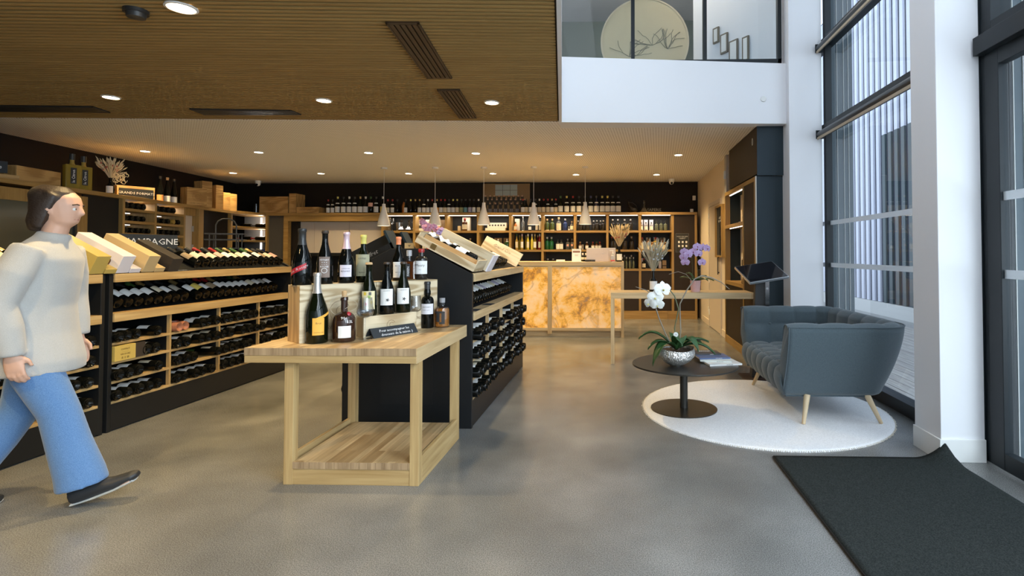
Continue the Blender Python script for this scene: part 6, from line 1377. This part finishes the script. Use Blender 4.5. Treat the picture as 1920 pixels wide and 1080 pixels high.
# legs: right (towards the camera) forward with the toe raised, left trailing
tube2(b, [(0,-.08,.84,.085,.09),(.05,-.08,.66,.072,.078),(.13,-.07,.47,.052,.058),(.14,-.065,.42,.048,.052),(.17,-.06,.30,.046,.052),(.22,-.06,.12,.032,.036),(.228,-.06,.08,.034,.04)], 14)
tube2(b, [(.2,-.06,.055,.03,.03),(.255,-.06,.075,.035,.035),(.345,-.06,.085,.042,.022),(.425,-.06,.105,.035,.015)], 12)
tube2(b, [(0,.08,.84,.085,.09),(-.06,.08,.66,.072,.078),(-.10,.08,.47,.052,.058),(-.20,.08,.32,.046,.052),(-.32,.08,.17,.032,.036),(-.34,.08,.13,.034,.04)], 14)
tube2(b, [(-.37,.08,.12,.03,.03),(-.33,.08,.09,.035,.035),(-.27,.08,.04,.042,.022),(-.20,.08,.022,.035,.015)], 12)
def arm(s, el, wr, fwd):
    sh = Vector((.04, s*.165, 1.26)); el = Vector(el); wr = Vector(wr); d = (wr-el).normalized()
    tube2(b, [(*sh,.05,.05),(*(sh.lerp(el,.5)),.042,.045),(*el,.036,.038),(*(el.lerp(wr,.4)),.034,.036),(*wr,.022,.026)], 12)
    pa = wr+d*.09; tube2(b, [(*wr,.022,.026),(*(wr+d*.035),.016,.036),(*(wr+d*.075),.014,.040),(*pa,.011,.037)], 12)
    side = Vector((fwd,0,0)); side = (side-d*side.dot(d)).normalized(); curl = Vector((0,-s,0))*1.0
    for q, (of, L) in enumerate(((.028,.065),(.010,.075),(-.009,.070),(-.027,.055))):
        p0 = pa+side*of-d*.012; p1 = p0+d*L*.45; p2 = p1+d*L*.32+curl*.012; p3 = p2+d*L*.15+curl*.018
        b.tube([p0,p1,p2,p3], [.0095,.0088,.008,.0065], 8)
    t0 = wr+d*.025+side*.028; b.tube([t0, t0+side*.022+d*.025+curl*.01, t0+side*.026+d*.055+curl*.018], [.011,.0095,.0075], 8)
arm(-1, (-.03,-.215,1.02), (.02,-.215,.79), 1)
arm(1, (.02,.22,1.02), (.06,.21,.80), 1)
organic(b, 'body', SKIN, pe, .0055, 3)
# face
for s in (-1, 1):
    e_ = MB().lathe([(0,-.0095)]+[(.0095*math.sin(t),-.0095*math.cos(t)) for t in [k*math.pi/8 for k in range(1,8)]]+[(0,.0095)], 12).build('eye', pm('eye_white', (.7,.68,.65), .3), pe, loc=(.148, s*.030, 1.472), smooth=80)
    MB().lathe([(0,.0098),(.0045,.0088)], 10).build('iris', pm('iris_brown', (.05,.025,.012), .2), e_, rot=(0,R(90),0))
MB().tube([(.145,-.022,1.4205),(.1515,0,1.420),(.145,.022,1.4205)], .0035, 6).build('mouth', pm('lips', (.42,.16,.13), .5), pe)
MB().tube([(.150,-.045,1.492),(.160,-.028,1.497),(.162,-.014,1.494)], .003, 6).tube([(.150,.045,1.492),(.160,.028,1.497),(.162,.014,1.494)], .003, 6).build('eyebrows', pm('brow', (.04,.025,.018), .8), pe)
h = MB()
tube2(h, [(-.005,0,1.36,.055,.03),(.0,0,1.40,.075,.045),(.022,0,1.44,.080,.062),(.040,0,1.49,.084,.082),(.050,0,1.53,.083,.096),(.055,0,1.565,.070,.085),(.058,0,1.59,.035,.05)], 18)
for s in (-1,1): tube2(h, [(.08,s*.066,1.545,.02,.03),(.05,s*.078,1.49,.012,.035),(.035,s*.076,1.43,.012,.03),(.025,s*.07,1.375,.010,.02)], 10)
organic(h, 'hair', pm('dark_hair', (.030,.018,.012), .55, bump=.6, bscale=120), pe, .008, 2)
j = MB()
tube2(j, [(.01,0,.665,.192,.165),(.01,0,.72,.195,.168),(.005,0,.86,.182,.142),(.01,0,1.0,.168,.125),(.03,0,1.14,.172,.125),(.04,0,1.23,.180,.118),(.045,0,1.29,.15,.088),(.055,0,1.325,.085,.068),(.06,0,1.355,.062,.062)], 22)
tube2(j, [(.04,-.14,1.27,.07,.07),(.01,-.20,1.15,.068,.074),(-.03,-.222,1.02,.064,.072),(0,-.222,.90,.060,.068),(.02,-.217,.80,.048,.054),(.022,-.216,.775,.044,.05)], 16)
tube2(j, [(.04,.14,1.27,.07,.07),(.03,.20,1.15,.066,.07),(.02,.225,1.02,.062,.068),(.04,.22,.91,.056,.062),(.058,.212,.81,.046,.05)], 16)
for k in range(7):    # soft folds
    a = -1.9+k*.55; tube2(j, [(.12*math.cos(a),.165*math.sin(a),.70,.015,.015),(.11*math.cos(a+.2),.15*math.sin(a+.2),.90,.012,.012),(.09*math.cos(a+.35),.12*math.sin(a+.35),1.1,.006,.006)], 8)
organic(j, 'jumper', fabric('jumper_knit', (.40,.39,.37), (.45,.44,.42), 300, .95), pe, .010, 4)
t_ = MB()
tube2(t_, [(0,0,.80,.165,.12),(0,0,.86,.165,.12),(0,0,.92,.155,.11)], 18)
tube2(t_, [(0,-.085,.84,.098,.105),(.05,-.085,.66,.088,.096),(.13,-.072,.47,.074,.082),(.165,-.065,.32,.078,.088),(.21,-.06,.16,.088,.100),(.222,-.06,.10,.092,.105)], 18)
tube2(t_, [(0,.085,.84,.098,.105),(-.06,.085,.66,.088,.096),(-.10,.08,.47,.074,.082),(-.19,.08,.33,.078,.086),(-.29,.08,.20,.086,.094),(-.325,.08,.155,.088,.096)], 18)
organic(t_, 'jeans', fabric('denim', (.07,.16,.34), (.13,.25,.47), 350, .9), pe, .009, 3)
for ks, pts_ in (((1,), [(.18,-.06,.050,.040,.040),(.215,-.06,.060,.046,.050),(.275,-.06,.078,.048,.042),(.355,-.06,.095,.050,.030),(.43,-.06,.122,.040,.022),(.45,-.06,.130,.022,.014)]), ((2,), [(-.40,.08,.14,.038,.036),(-.36,.08,.105,.046,.046),(-.30,.08,.065,.050,.038),(-.22,.08,.034,.046,.026),(-.17,.08,.026,.030,.018)])):
    s_ = tube2(MB(), pts_, 16); o = organic(s_, 'shoe', pm('dark_shoe', (.02,.022,.025), .5), pe, .006, 3)
    sl = MB()
    dn = Vector((.22,0,-.97)) if ks[0] == 1 else Vector((-.5,0,-.86))
    q0, q1, q2, q3 = [Vector(p[:3])+dn*(p[4]*.92) for p in (pts_[0], pts_[2], pts_[3], pts_[4])]
    tube2(sl, [(*q0,.036,.008),(*q1,.046,.008),(*q2,.048,.008),(*q3,.036,.008)], 12).build('sole', pm('pale_sole', (.55,.58,.58), .6), o, smooth=60)
